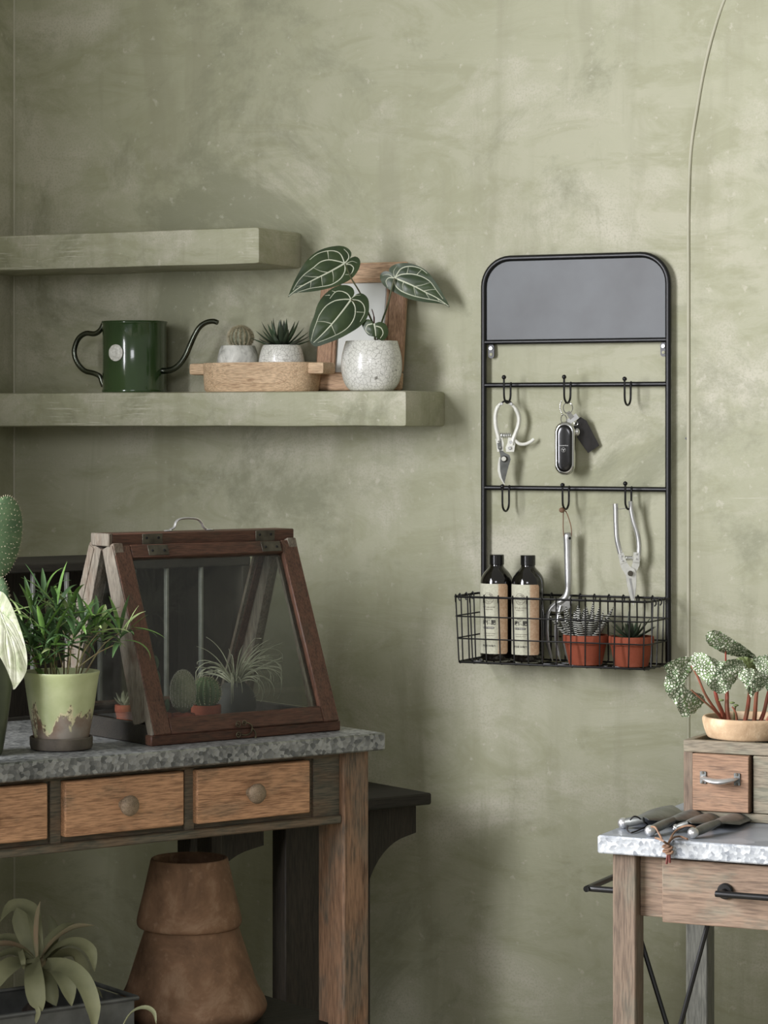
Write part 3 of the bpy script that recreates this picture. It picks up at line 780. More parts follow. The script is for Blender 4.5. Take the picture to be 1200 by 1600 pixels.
def shell(P, c, layers):
    g = G(); o = 0; n = len(P)
    vs = []
    for (s_, y) in layers:
        for q in P: 
            L_ = q.length; vs.append(c + Rz @ Vector((q.x * s_[0], y, q.z * s_[1])))
    fs = [[i for i in range(n)]]
    for j in range(len(layers) - 1):
        for i in range(n): fs.append([j * n + i, j * n + (i + 1) % n, (j + 1) * n + (i + 1) % n, (j + 1) * n + i])
    fs.append([(len(layers) - 1) * n + i for i in range(n)]); g.add(vs, fs); return g
shell(P, cz, [((.80, .92), .009), ((.95, .98), .006), ((1, 1), .002), ((1, 1), -.001), ((.95, .975), -.005), ((.86, .94), -.0075), ((.78, .90), -.0078)]).build('fob_case', M['chrome'], t.o, angle=70)
ff = shell(P, cz, [((.76, .88), -.0072), ((.74, .87), -.0092), ((.62, .80), -.0105), ((.45, .70), -.0112)]).build('fob_face', M['cap'], t.o, angle=70)
plab(ff, 'glossy black fob face')
ck = cz + Rz @ Vector((-.0010, -.0122, -.003))
XV = Rz @ Vector((1, 0, 0))
g = G(); rr = .0041
g.tube([ck + XV * (cos(a) * rr) + Vector((0, 0, sin(a) * rr)) for a in [k * 2 * pi / 28 for k in range(28)]], .00035, 5, closed=True)
for a in (radians(-90), radians(30), radians(150)):
    dv = XV * cos(a) + Vector((0, 0, sin(a))); sd = XV * -sin(a) + Vector((0, 0, cos(a)))
    g.prism([ck + sd * .0008, ck + dv * rr, ck - sd * .0008], (0, -.0004, 0))
g.build('star_emblem', M['silver_ink'], ff, smooth=False)
g = G(); v, f = text_geo('Mercedes-Benz', .0030, .00006)
g.add([ck + XV * x + Vector((0, 0, y + .0085)) for x, y, z in v], f).build('lettering', M['silver_ink'], ff, smooth=False)
# tag
P = [(901, 657), (907, 651.5), (916, 657), (936.5, 696), (919, 708), (902, 684), (896, 668)]
plab(plate(t, P, Zs + .003, .004, M['leather_dark'], 'leather_tag', t.o), 'black leather tag')
cl = G(); cl.prism([t.L(a, b, Zs - .001) for a, b in ((884, 657), (900, 646), (905, 653), (889, 664))], (0, .006, 0)); cl.build('tag_clasp', M['steel'], t.o)
G().prism([t.L(a, b, Zs - .002) for a, b in ((884, 645), (890, 642), (897, 651), (891, 656))], (0, .006, 0)).build('tag_loop', M['chrome'], t.o)
c = t.L(900, 662, Zs - .006)
G().tube([c + Vector((cos(a) * .0036, 0, sin(a) * .0036)) for a in [k * pi / 8 for k in range(16)]], .0008, 6, closed=True).build('ring_link', M['chrome'], t.o)
G().ball(t.L(902, 675, Zs - .006), .0052, 12, 8, sz=1.5, sy=.6).build('charm', M['chrome'], t.o)

# bonsai snips on the lower right hook
xk, yk, zk = HK[5]; Zs = (Vector((xk, yk, 0))).dot(FV)
t = T('garden_snips', 'long silver garden snips hanging from the lower right hook', 'shears', at(989, 947, Zs), TH)
St = M['steel']; PS = M['pale_steel']
G().tube(path_px(t, [(961.5, 787), (962, 800), (962.5, 820), (964, 842), (968, 860), (972, 876)], Zs), .0063, 12, flat=(1, .8)).build('handle', St, t.o)
G().tube(path_px(t, [(985.5, 783), (986, 795), (990, 815), (996, 835), (998.5, 855), (996.5, 876)], Zs), .0063, 12, flat=(1, .8)).build('handle', St, t.o)
G().tube([t.L(959.5, 796.5, Zs - .004), t.L(970, 795, Zs - .007), t.L(984, 793.5, Zs - .004)], .0008, 6).build('keeper_wire', St, t.o)
a1 = plate(t, [(966, 866), (974, 863), (979, 878), (969, 882)], Zs - .006, .004, PS, 'handle_plate', t.o)
a2 = plate(t, [(990, 863), (999.5, 863), (999.5, 879), (989, 878)], Zs - .006, .004, PS, 'handle_plate', t.o)
for pr, a, b in ((a1, 971, 869), (a1, 973, 876.5), (a2, 994.5, 866), (a2, 994.5, 873.5)): G().disc(t.L(a, b, Zs - .0072), (0, -1, 0), .0018, .002, 10).build('rivet', St, pr)
g = G(); pts = []
for i in range(49):
    q = i / 48; c0 = t.L(977 + 12 * q, 872, Zs); a = q * 2 * pi * 5; pts.append(c0 + Vector((0, cos(a) * .0038, sin(a) * .0042)))
g.tube(pts, .0009, 5).build('spring', St, t.o)
plate(t, [(989, 878), (999.5, 879), (999, 884), (994.5, 893), (994.5, 915), (992, 936), (989.5, 946), (987, 930), (983, 905), (985, 890)], Zs - .001, .003, PS, 'blade', t.o)
plate(t, [(969, 882), (979, 878), (984, 885), (991, 889), (994, 897), (994, 915), (991.5, 936), (990, 947.5), (985, 935), (980, 915), (978, 899), (971, 888)], Zs - .0048, .003, PS, 'blade', t.o)
G().prism([t.L(a, b, Zs - .0056) for a, b in ((982.5, 903.5), (986, 903.5), (991, 935), (989, 935))], (0, .001, 0)).build('blade_groove', St, t.o)
G().disc(t.L(985, 896, Zs - .008), (0, -1, 0), .0052, .005, 18).build('pivot_bolt', M['hinge'], t.o)

# hand fork on the lower middle hook
xk, yk, zk = HK[4]; Zs = (Vector((xk, yk, 0))).dot(FV)
t = T('hand_fork', 'polished three tined hand fork on a leather loop, tines inside the basket', 'garden fork', at(876, 1033, Zs), TH)
hp = path_px(t, [(886.5, 832), (886.8, 838), (887, 850), (887.5, 880), (888, 905), (887.5, 921), (884, 932), (877, 939), (868, 944)], Zs, 4)
rad = [.0048, .0068, .0078, .0086, .0088, .0088, .0086, .0084, .0082] + [.0080 - .0001 * i for i in range(8)] + [.0070, .0066, .0062, .006, .006, .0062, .0064, .0066] + [.007] * 8
rad = (rad + [.007] * 40)[:len(hp)]
G().tube(hp, rad, 14)  .build('handle', M['steel'], t.o)
G().disc(t.L(890, 841, Zs - .0065), (.3, -1, 0), .003, .003, 12).build('cord_hole', M['hole'], t.o)
G().prism(cr([t.L(a, b, Zs - .004) for a, b in ((884, 930), (893, 934), (893, 944), (888, 952), (880, 955), (868, 956), (859, 953), (863, 943), (873, 936))], 3, True), (0, .006, 0)).build('shoulder', M['steel'], t.o)
for ps, dz in (([(872, 941), (862, 948), (855.5, 960), (854, 980), (856, 1005), (860, 1022), (864, 1033)], -.004), ([(876, 946), (872, 960), (869.5, 980), (870, 1003), (873, 1020), (876, 1033)], -.006), ([(888, 940), (886, 955), (882.5, 975), (881, 1000), (884, 1018), (888, 1033)], .006)):
    q = path_px(t, ps, Zs, 4, dz); m_ = len(q)
    G().tube(q, [.0066 - .0026 * max(0, (i / (m_ - 1) - .5) * 2) if i < m_ - 3 else .0028 * (m_ - 1 - i) / 3 + .0006 for i in range(m_)], 10, flat=(1, .7)).build('tine', M['steel'], t.o)
G().tube(path_px(t, [(890, 842), (893, 836), (892, 822), (888, 808), (884, 799), (880.5, 800), (880, 812), (880, 826), (881, 838)], Zs, dz=-.004), .0011, 6).build('cord', M['leather'], t.o)
g = G(); g.ball(t.L(878, 797, Zs - .008), .0052, 10, 8, sx=1.1); g.build('knot', M['leather'], t.o)
# ================================================================== on the lower wall shelf
ZS = 1.3325
def shelf_at(px, dy): p = ony(px, 608, WY - dy); return (p.x, p.y, ZS)
# watering can
q = shelf_at(210, .092)
t = T('watering_can', 'dark green enamel watering can with gunmetal handle and gooseneck spout on the shelf', 'watering can', q, 0)
Zs = (Vector(q) - CAM).dot(FV)
R = 50.5 * Zs / F; H = .1475
G().lathe([(R * .99, 0), (R, .002), (R, .006), (R * .985, .007), (R * .985, H - .008), (R, H - .006), (R * 1.012, H - .003), (R * 1.005, H), (R * .97, H - .002), (R * .965, H - .02), (R * .96, .004), (0.0, .003)], n=64).build('body', M['green_enamel'], t.o, angle=50)
G().tube([(R * 1.004 * cos(a), R * 1.004 * sin(a), H - .0015) for a in [k * 2 * pi / 64 for k in range(64)]], .0016, 6, closed=True).build('rim', M['green_enamel'], t.o)
def onx(px, py, Yw): return t.to(ony(px, py, Yw))
YW = q[1]
hp = cr([onx(a, b, YW) for a, b in ((163, 503), (157.5, 515), (148, 521.5), (134, 521), (122, 530), (116, 549), (120.5, 566), (132, 579), (146, 583), (156, 588), (159.5, 597), (162, 603))], 4)
G().tube(hp, .0056, 12).build('handle', M['dark_chrome'], t.o)
sp = cr([onx(a, b, YW) for a, b in ((250, 579), (258, 579.5), (270, 577), (281, 569), (290, 556), (297, 540), (304, 524), (312, 511), (322, 504), (333, 502), (340, 504))], 4); m_ = len(sp)
G().tube(sp, [.0066 - .0014 * i / m_ for i in range(m_)], 12).build('spout', M['dark_chrome'], t.o)
a = radians(8); c = Vector((R * sin(-radians(90)) * 0 + R * cos(radians(-94)), R * sin(radians(-94)), .081))
G().disc(c + Vector((0, -.0006, 0)), (cos(radians(-94)), sin(radians(-94)), 0), .0172, .003, 28).build('badge', M['badge'], t.o)

# wooden dish with lug handles
q = shelf_at(409, .095)
t = T('wooden_dish', 'pale carved wooden dish with two lug handles on the shelf', 'dish', q, 0)
Zs = (Vector(q) - CAM).dot(FV); k = Zs / F
La, Lb = .1255, .065; Hd = .0585
def stad(rx, ry, z, n=48, e=2.6):
    return [(rx * abs(cos(a)) ** (2 / e) * (1 if cos(a) >= 0 else -1), ry * abs(sin(a)) ** (2 / e) * (1 if sin(a) >= 0 else -1), z) for a in [i * 2 * pi / n for i in range(n)]]
rings = [stad(La * .95, Lb * .93, 0), stad(La * .975, Lb * .96, .004), stad(La * .985, Lb * .98, .02), stad(La, Lb, .045), stad(La * 1.0, Lb, Hd - .003), stad(La * .985, Lb * .98, Hd), stad(La * .92, Lb * .88, Hd), stad(La * .9, Lb * .86, Hd - .003), stad(La * .85, Lb * .8, Hd - .024)]
vs = [v for r in rings for v in r]; n_ = 48; fs = [[i for i in range(n_)][::-1]]
for j in range(len(rings) - 1):
    for i in range(n_): fs.append([j * n_ + i, j * n_ + (i + 1) % n_, (j + 1) * n_ + (i + 1) % n_, (j + 1) * n_ + i])
fs.append([(len(rings) - 1) * n_ + i for i in range(n_)])
vs = [tuple(Vector(v) + Vector((1, 1, 0)) * noise.noise(Vector(v) * 30) * .0015) for v in vs]
G().add(vs, fs).build('bowl', M['w_bowl'], t.o, angle=50)
for sx in (-1, 1):
    G().beam((sx * (La + .008), 0, Hd - .012), (.020, 0, 0), (0, .028, 0), (0, 0, .0118), .006).build('lug_handle', M['w_bowl'], t.o)
zfl = ZS + Hd - .0235
def small_ceramic(px, label, mat='marble', hh=.0605 - .0235 + .0, wpx=66):
    p = ony(px, 560, WY - .098)
    t = T('potted_succulent', label, 'plant', (p.x, p.y, zfl))
    R = wpx / 2 * (Vector(p) - CAM).dot(FV) / F; H = .059
    prof = [(R * .80, 0), (R * .93, .004), (R, .016), (R * .99, .03), (R * .90, .048), (R * .82, H - .002), (R * .79, H), (R * .76, H - .002), (R * .75, H - .008)]
    sm = [(a.x, a.y) for a in cr([(x, z, 0) for x, z in prof], 2)]
    G().lathe(sm, n=40, wob=.025, seed=px).build('pot', M[mat], t.o, angle=60)
    G().lathe([(R * .75, H - .009), (R * .4, H - .005), (0, H - .004)], n=24, wob=.05).build('gravel', M['gravel'], t.o)
    return t, R, H
def spiny_ball(t, c, r, sz, ribs, mat, smat, n_sp=500, sl=.0045, depth=.07):
    c = Vector(c); g = G(); nn, mm = ribs * 4, 18; vs = []
    for i in range(mm + 1):
        th = -pi / 2 + pi * i / mm
        for k in range(nn):
            a = 2 * pi * k / nn; q = r * (1 + depth * cos(a * ribs)) if 0 < i < mm else r * .02
            vs.append((c.x + q * cos(th) * cos(a), c.y + q * cos(th) * sin(a), c.z + r * sz * sin(th)))
    fs = []
    for i in range(mm):
        for k in range(nn): fs.append([i * nn + k, i * nn + (k + 1) % nn, (i + 1) * nn + (k + 1) % nn, (i + 1) * nn + k])
    g.add(vs, fs).build('cactus_body', mat, t.o, angle=80)
    s = G()
    for j in range(n_sp):
        z = 1 - 2 * (j + .5) / n_sp; a = j * 2.39996
        d = Vector((sqrt(1 - z * z) * cos(a), sqrt(1 - z * z) * sin(a), z))
        if z < -.7: continue
        # areoles follow the ribs
        a2 = round(atan2(d.y, d.x) / (2 * pi) * ribs) / ribs * 2 * pi
        rho = sqrt(1 - z * z)
        b = c + Vector((rho * cos(a2) * r * (1 + depth), rho * sin(a2) * r * (1 + depth), z * r * sz))
        for m_ in range(4):
            dd = (Vector((rho * cos(a2), rho * sin(a2), z)) + Vector((random.uniform(-.9, .9), random.uniform(-.9, .9), random.uniform(-.9, .9)))).normalized()
            o1 = dd.orthogonal().normalized() * .00042; o2 = dd.cross(o1)
            e = b + dd * sl * random.uniform(.6, 1.1)
            s.add([b + o1, b - o1 * .5 + o2, b - o1 * .5 - o2, e], [(0, 1, 3), (1, 2, 3), (2, 0, 3)])
    s.build('spines', smat, t.o, smooth=False, kind='stuff')
random.seed(11)
t, R, H = small_ceramic(371.7, 'round spiny cactus in a small grey and white ceramic pot on the dish')
spiny_ball(t, (.006, 0, H + .0165), .0235, .94, 17, M['cactus2'], M['spine'], 900, .0062, .04)
t, R, H = small_ceramic(440, 'pointed green succulent in a small white ceramic pot on the dish', 'crackle', wpx=72)
for i in range(30):
    az = i * 2.399; el = max(.12, 1.42 - i * .05); L = .050 + .0012 * i * (1 if i < 15 else .4) + random.uniform(-.006, .010)
    fleshy((.006 * cos(az), .006 * sin(az), H - .004), az, el, L, .0135, .28, .35, prof=lambda t: .55 + 1.35 * t - 1.9 * t * t if t < .97 else .01).build('leaf', M['aloe' if i % 2 else 'aloe2'], t.o, angle=60)

# picture frame leaning on the wall
pb = ony(500, 606, WY - .052); pbr = ony(637.5, 606, WY - .03)
x0, x1 = ony(500, 600, WY - .035).x, ony(634, 600, WY - .035).x; Hf = .262; W2 = (x1 - x0) / 2
t = T('picture_frame', 'brown wooden picture frame leaning on the wall behind the heart leaved plant', 'picture frame', ((x0 + x1) / 2, WY - .055, ZS), 0)
tl = radians(7.5); U = Vector((0, sin(tl), cos(tl))); Nn = Vector((0, -cos(tl), sin(tl)))
bw = .037; th = .016
def fb(cx, cz, hx, hz, name, mat, h=th / 2, off=0, bev=.004):
    return G().beam(Vector((cx, 0, 0)) + U * cz - Nn * 0 + Nn * off, (hx, 0, 0), Nn * h, U * hz, bev).build(name, mat, t.o)
fb(0, Hf - bw / 2, W2, bw / 2, 'top_rail', M['w_framex']); fb(0, bw / 2 + .002, W2, bw / 2, 'bottom_rail', M['w_framex'])
for s_ in (-1, 1): fb(s_ * (W2 - bw / 2), Hf / 2, bw / 2, Hf / 2 - bw, 'side_rail', M['w_frame'])
fb(0, Hf / 2, W2 - bw + .003, Hf / 2 - bw + .003, 'mat_board', M['paper'], .001, -.002, 0)
fb(0, Hf / 2, W2 - bw - .010, Hf / 2 - bw - .010, 'picture', M['paper'], .0006, .0005, 0)
for sx in (-1, 1):
    fb(sx * (W2 - bw - .002), Hf / 2, .003, Hf / 2 - bw + .004, 'inner_lip', M['w_frame'], .004, .004, .001)
fb(0, Hf - bw - .001, W2 - bw, .003, 'inner_lip', M['w_framex'], .004, .004, .001)

# crackle-glazed pot with heart-leaved plant
q = ony(580.7, 608, WY - .125)
t = T('anthurium', 'dark heart shaped leaves with white veins in a round white crackle glazed pot', 'plant', (q.x, q.y, ZS), TH)
Zp = (Vector(q) - CAM).dot(FV); k = Zp / F; R = 47.7 * k
prof = [(R * .60, 0), (R * .72, .002), (R * .88, .014), (R * .98, .034), (R, .052), (R * .975, .070), (R * .90, .088), (R * .855, .0975), (R * .835, .0985), (R * .80, .097), (R * .80, .088)]
sm = [(a.x, a.y) for a in cr([(x, z, 0) for x, z in prof], 3)]
G().lathe(sm, n=64, wob=.008).build('pot', M['crackle'], t.o, angle=60)
G().lathe([(R * .81, .088), (R * .4, .092), (0, .093)], n=28, wob=.05).build('soil', M['soil'], t.o)
def resample(P, n):
    P = [Vector(p) for p in P]; P.append(P[0].copy()); Ls = [0]
    for a, b in zip(P, P[1:]): Ls.append(Ls[-1] + (b - a).length)
    out = []; j = 0
    for i in range(n):
        s_ = Ls[-1] * i / n
        while Ls[j + 1] < s_: j += 1
        out.append(P[j].lerp(P[j + 1], (s_ - Ls[j]) / max(1e-9, Ls[j + 1] - Ls[j])))
    return out
def heart_leaf(t, outline, center, veins, Z, mat, vmat, name='leaf', tilt=(0, 0), cup=.0, quilt=.0016, vw=.0027, conv=None, n=84, rings=12):
    """blade with real relief: outline/veins in picture units, converted to metres in the plant's own frame"""
    cv = conv
    O = resample([(a, b, 0) for a, b in cr_open2(outline)], n); Cc = Vector((center[0], center[1], 0))
    V = [[Vector((a, b, 0)) for a, b in vv] for vv in veins]; size = max((p - Cc).length for p in O)
    segs = []
    for vv in V:
        for a, b in zip(vv, vv[1:]): segs.append((a, b))
    def dist(p):
        d = 1e9
        for a, b in segs:
            ab = b - a; u = max(0, min(1, (p - a).dot(ab) / max(1e-9, ab.length_squared))); d = min(d, (p - a - ab * u).length)
        return d
    mid = segs[:len(V[0]) - 1]
    def dep(p):
        d = dist(p) / cv['s']                                     # px
        u = (p - Cc) / size
        h = quilt * (1 - math.exp(-(d / 4.0) ** 2))
        r2_ = u.x * u.x + u.y * u.y
        return -(h) + tilt[0] * u.x + tilt[1] * u.y + cup * r2_
    def pos(p, lift=0):
        px, py = cv['x'] + p.x / cv['s'], cv['y'] + p.y / cv['s']
        return t.L(px, py, Z + dep(p) - lift)
    vs = [pos(Cc)]
    for j in range(1, rings + 1):
        for p in O: vs.append(pos(Cc + (p - Cc) * (j / rings)))
    fs = [[0, 1 + k_, 1 + (k_ + 1) % n] for k_ in range(n)]
    for j in range(rings - 1):
        for k_ in range(n): fs.append([1 + j * n + k_, 1 + (j + 1) * n + k_, 1 + (j + 1) * n + (k_ + 1) % n, 1 + j * n + (k_ + 1) % n])
    lf = G().add(vs, fs).build(name, mat, t.o, angle=80)
    g = G()
    for i, vv in enumerate(V):
        Q = cr([(a.x, a.y, 0) for a in vv], 4) if len(vv) > 2 else cr([(a.x, a.y, 0) for a in vv], 4)
        m_ = len(Q); w0 = vw * (1.25 if i == 0 else (.95 if len(vv) > 3 else .6))
        pts = [pos(q_, .0003) for q_ in Q]; vv_ = []
        for a in range(m_):
            tt = (pts[min(a + 1, m_ - 1)] - pts[max(a - 1, 0)]).normalized(); sd = tt.cross(Vector((0, 1, 0))).normalized()
            w = w0 / 2 * (1 - .6 * a / (m_ - 1))
            vv_ += [pts[a] + sd * w, pts[a] + Vector((0, -.0006, 0)), pts[a] - sd * w]
        ff_ = []
        for a in range(m_ - 1):
            ff_ += [[3 * a, 3 * a + 1, 3 * a + 4, 3 * a + 3], [3 * a + 1, 3 * a + 2, 3 * a + 5, 3 * a + 4]]
        g.add(vv_, ff_)
    if V: g.build('veins', vmat, lf, kind='stuff')
    return lf
def cr_open2(P): return [(v.x, v.y) for v in cr([(a, b, 0) for a, b in P], 4, True)]
cvA = dict(x=440, y=370, s=4.444)
heart_leaf(t, [(43, 422), (72, 345), (110, 265), (165, 175), (230, 112), (310, 76), (400, 62), (458, 78), (486, 115), (474, 150), (452, 182), (478, 152), (508, 136), (538, 150), (547, 185), (528, 240), (480, 295), (400, 335), (300, 365), (200, 382), (100, 390), (60, 405)],
           (300, 230), [[(437, 185), (330, 245), (220, 300), (120, 355), (50, 410)],
            [(437, 185), (400, 172), (330, 160), (270, 175), (220, 215), (160, 260), (115, 310), (80, 370)], [(437, 185), (440, 235), (410, 290), (350, 330), (285, 345), (200, 358), (110, 385)],
            [(437, 185), (415, 130), (380, 102), (320, 98), (250, 118), (195, 160)], [(437, 185), (465, 150), (460, 115), (432, 85)], [(445, 190), (480, 195), (500, 220), (480, 258), (442, 262)], [(450, 185), (490, 170), (525, 182)],
            [(325, 248), (270, 238), (215, 212)], [(262, 278), (210, 278), (155, 270)], [(320, 98), (328, 160)], [(352, 235), (360, 275), (358, 315)], [(278, 272), (280, 305), (286, 345)], [(205, 308), (200, 358)], [(160, 335), (105, 345)]],
           Zp - .03, M['anth'], M['vein'], tilt=(.015, -.01), cup=.012, conv=cvA)
heart_leaf(t, [(222, 757), (193, 715), (195, 630), (225, 550), (250, 470), (300, 398), (370, 348), (440, 334), (490, 352), (506, 392), (488, 428), (518, 400), (560, 393), (600, 430), (607, 500), (590, 570), (540, 625), (470, 670), (390, 712), (300, 745), (255, 760)],
           (390, 550), [[(483, 435), (420, 520), (350, 605), (280, 680), (222, 735)],
            [(483, 435), (430, 435), (370, 445), (310, 480), (265, 540), (245, 590), (220, 660), (205, 725)], [(483, 435), (510, 490), (505, 560), (470, 620), (420, 660), (350, 695), (250, 735)],
            [(483, 435), (455, 395), (410, 378), (372, 385), (335, 430)], [(490, 437), (540, 445), (572, 480), (576, 530), (545, 590)], [(487, 425), (515, 408), (548, 405)],
            [(350, 605), (300, 590), (247, 588)], [(345, 610), (362, 650), (378, 685)], [(520, 522), (578, 525)], [(375, 385), (350, 375)], [(335, 405), (300, 408)]],
           Zp - .062, M['anth'], M['vein'], tilt=(.01, -.012), cup=.012, conv=cvA)
heart_leaf(t, [(1167, 490), (1130, 415), (1080, 330), (1010, 240), (930, 195), (850, 181), (780, 195), (745, 225), (752, 256), (778, 280), (745, 243), (710, 240), (683, 268), (692, 312), (730, 355), (800, 395), (880, 430), (980, 452), (1080, 462), (1130, 470)],
           (920, 320), [[(785, 285), (850, 312), (925, 345), (1000, 385), (1080, 425), (1160, 482)],
            [(785, 285), (830, 262), (900, 258), (970, 275), (1030, 310), (1075, 370), (1120, 430)], [(785, 285), (790, 335), (830, 375), (900, 405), (980, 425), (1080, 445), (1135, 468)],
            [(785, 285), (778, 240), (800, 205)], [(790, 280), (830, 222), (890, 205), (960, 218), (1010, 255)], [(780, 285), (745, 285), (725, 310), (738, 348)], [(770, 278), (740, 262), (700, 268)],
            [(925, 345), (975, 335), (1030, 318)], [(985, 377), (1030, 368), (1075, 366)], [(848, 312), (840, 345), (850, 385)], [(920, 343), (922, 375), (932, 412)], [(1000, 385), (1028, 432)], [(870, 258), (882, 208)], [(940, 262), (975, 225)], [(1080, 425), (1095, 445)]],
           Zp + .015, M['anth'], M['vein'], tilt=(-.012, -.01), cup=.012, conv=cvA)
heart_leaf(t, [(558, 615), (575, 580), (610, 574), (640, 602), (682, 590), (725, 610), (742, 660), (725, 705), (690, 720), (650, 695), (600, 682)],
           (648, 650), [[(643, 602), (650, 640), (655, 690)], [(630, 605), (595, 615), (585, 650), (612, 675)], [(655, 620), (690, 632), (705, 670), (685, 705)]], Zp - .055, M['anth'], M['vein'], tilt=(0, 0), cup=.01, conv=cvA, n=48, rings=8)
def pet(pts, r=.0016, m='petiole', nm='petiole'):
    P = cr([t.L(cvA['x'] + a / cvA['s'], cvA['y'] + b / cvA['s'], Zp + d) for a, b, d in pts], 5)
    G().tube(P, r, 8).build(nm, M[m], t.o)
pet([(440, 188, -.027), (485, 290, -.02), (545, 390, -.015), (600, 520, -.01), (640, 620, -.005), (652, 715, 0)])
pet([(785, 287, .018), (762, 370, .016), (735, 480, .01), (695, 595, .006), (665, 715, 0)], .0018)
pet([(483, 437, -.058), (550, 480, -.04), (600, 530, -.02), (635, 620, -.008), (648, 715, 0)])
pet([(645, 603, -.05), (640, 610, -.035), (640, 650, -.02), (655, 720, -.005)], .0014)
pet([(640, 620, -.01), (642, 560, -.012), (626, 500, -.012)], [.0016] * 6 + [.001] * 4 + [.0004], 'shoot', 'shoot')
pet([(636, 620, -.008), (620, 580, -.008), (604, 520, -.008)], [.0014] * 6 + [.001] * 4 + [.0004], 'shoot', 'shoot')
# ================================================================== potting table on the left
ZT = .78
AT = TH + radians(35.9)                    # direction of the table's long side
DA = Vector((cos(AT), sin(AT), 0)); DB = Vector((-sin(AT), cos(AT), 0))     # along (to the right, away) and back
c0 = at(603, 1145, 4.30); c0.z = ZT
tb = T('potting_table', 'long wooden potting table with hammered zinc top and small drawers, on the left', 'table', (c0.x, c0.y, 0), AT)
# local frame: x negative to the left along the front, y back
def fx(px, py, y): return tb.to(onpl(px, py, tb.loc + DB * y, DB))
LT = 1.75; DT = .50
g = G(); nn_ = 90
g.box(-LT, 0, 0, DT, ZT - .027, ZT, .0025)
# uneven hammered edge
o = g.build('table_top', M['galv'], tb.o)
OV = .028                                    # overhang of the top
lx1 = fx(577, 1300, OV).x; lx0 = fx(540, 1300, OV).x
g = G(); g.box(lx0 - .004, lx1, OV, OV + .045, 0, ZT - .027, .003); g.build('leg', M['w_leg'], tb.o)
g = G(); xx = fx(521, 1300, OV + .05).x; g.box(xx - .006, xx + .030, OV + .047, OV + .085, 0, ZT - .11, .003); g.build('leg', M['w_leg'], tb.o)
for yy, x_, w_ in ((DT - .075, lx0, .024), (OV, -LT + .03, .045), (DT - .075, -LT + .03, .045)):
    G().box(x_, x_ + w_, yy, yy + .045, 0, ZT - .027, .003).build('leg', M['w_darkz'] if w_ < .03 else M['w_leg'], tb.o)
# apron
ya = OV + .012
zt_, zb_ = ZT - .027, fx(400, 1298, ya).z
za1 = fx(400, 1283, ya).z
px_edges = [(-20, 1), (75, 0), (100, 0), (288, 0), (305, 0), (485, 0)]
G().box(-LT + .05, lx0 - .004, ya + .004, ya + .022, zb_, zt_, .001).build('apron', M['w_rail'], tb.o)
G().box(-LT + .05, lx0 - .004, OV + .004, ya + .03, zb_ - .001, fx(400, 1287, OV + .004).z, .002).build('lower_rail', M['w_rail'], tb.o)
G().box(-LT + .05, lx0 - .004, ya - .002, ya + .02, fx(400, 1193, ya).z, zt_ - .001, .001).build('upper_rail', M['w_rail'], tb.o)
for px in (87, 296): 
    a = fx(px, 1260, ya - .002).x; G().box(a - .009, a + .009, ya - .002, ya + .02, zb_ + .01, zt_ - .001, .001).build('divider', M['w_rail'], tb.o)
G().box(fx(489, 1230, ya).x, lx0 - .004, ya - .001, ya + .02, zb_ + .01, zt_ - .001, .001).build('end_block', M['w_rail'], tb.o)
yd = ya - .014
zd1 = fx(395, 1196, yd).z; zd0 = fx(395, 1279, yd).z
for i, (p0, p1, kx) in enumerate(((-110, 75, -18), (102, 288, 203), (308, 485, 402))):
    x0_, x1_ = fx(p0, 1250, yd).x, fx(p1, 1250, yd).x
    zz0, zz1 = zd0 + (.0, .0, .0)[i], zd1
    d = G().box(x0_, x1_, yd, ya + .01, zz0, zz1, .002).build('drawer_front', M['w_drawer'], tb.o)
    kk = fx(kx, 1259 if i < 2 else 1237, yd - .02); kk = Vector((kk.x, yd, (zz0 + zz1) / 2))
    g = G(); Mx = Matrix.Rotation(pi / 2, 4, 'X')
    g.lathe([(.0085, -.002), (.007, .002), (.0065, .008), (.010, .012), (.0145, .016), (.0155, .021), (.013, .0255), (.006, .028), (0, .0285)], n=28)
    g.v = [tuple(kk + (Mx @ Vector(v))) for v in g.v]; g.build('knob', M['w_knob'], d, angle=50)
# low shelf
ZL = .3155
G().box(-LT + .04, lx1 - .005, OV + .02, DT - .03, ZL - .022, ZL, .002).build('low_shelf', M['w_dark'], tb.o)

# ------------------------------------------------------------------ A-frame glass case
AC = TH + radians(37.6); p0 = onz(240, 1166, ZT + .0003)
tc = T('glass_display_case', 'dark wood A-frame glass case with cacti inside, standing on the potting table', 'display case', p0, AC)
Lc, Dc, Hc = .348, .30, .3165
W = M['w_case']; WS = M['w_case_s']; WG = M['w_case_grey']
def cb(*a, name='rail', mat=None, par=None, bev=.0015): return G().box(*a, bev).build(name, mat or W, par or tc.o)
cb(-.004, Lc + .004, 0, .018, 0, .016, name='base_rail'); cb(-.004, Lc + .004, Dc - .018, Dc, 0, .030, name='base_rail')
cb(0, .016, .018, Dc - .018, 0, .030, name='base_rail', mat=M['w_dark']); cb(Lc - .016, Lc, .018, Dc - .018, 0, .030, name='base_rail', mat=M['w_dark'])
cb(.012, Lc - .012, .012, Dc - .012, .002, .012, name='floor_board', mat=M['w_dark'])
ym = Dc / 2
zb0 = .297
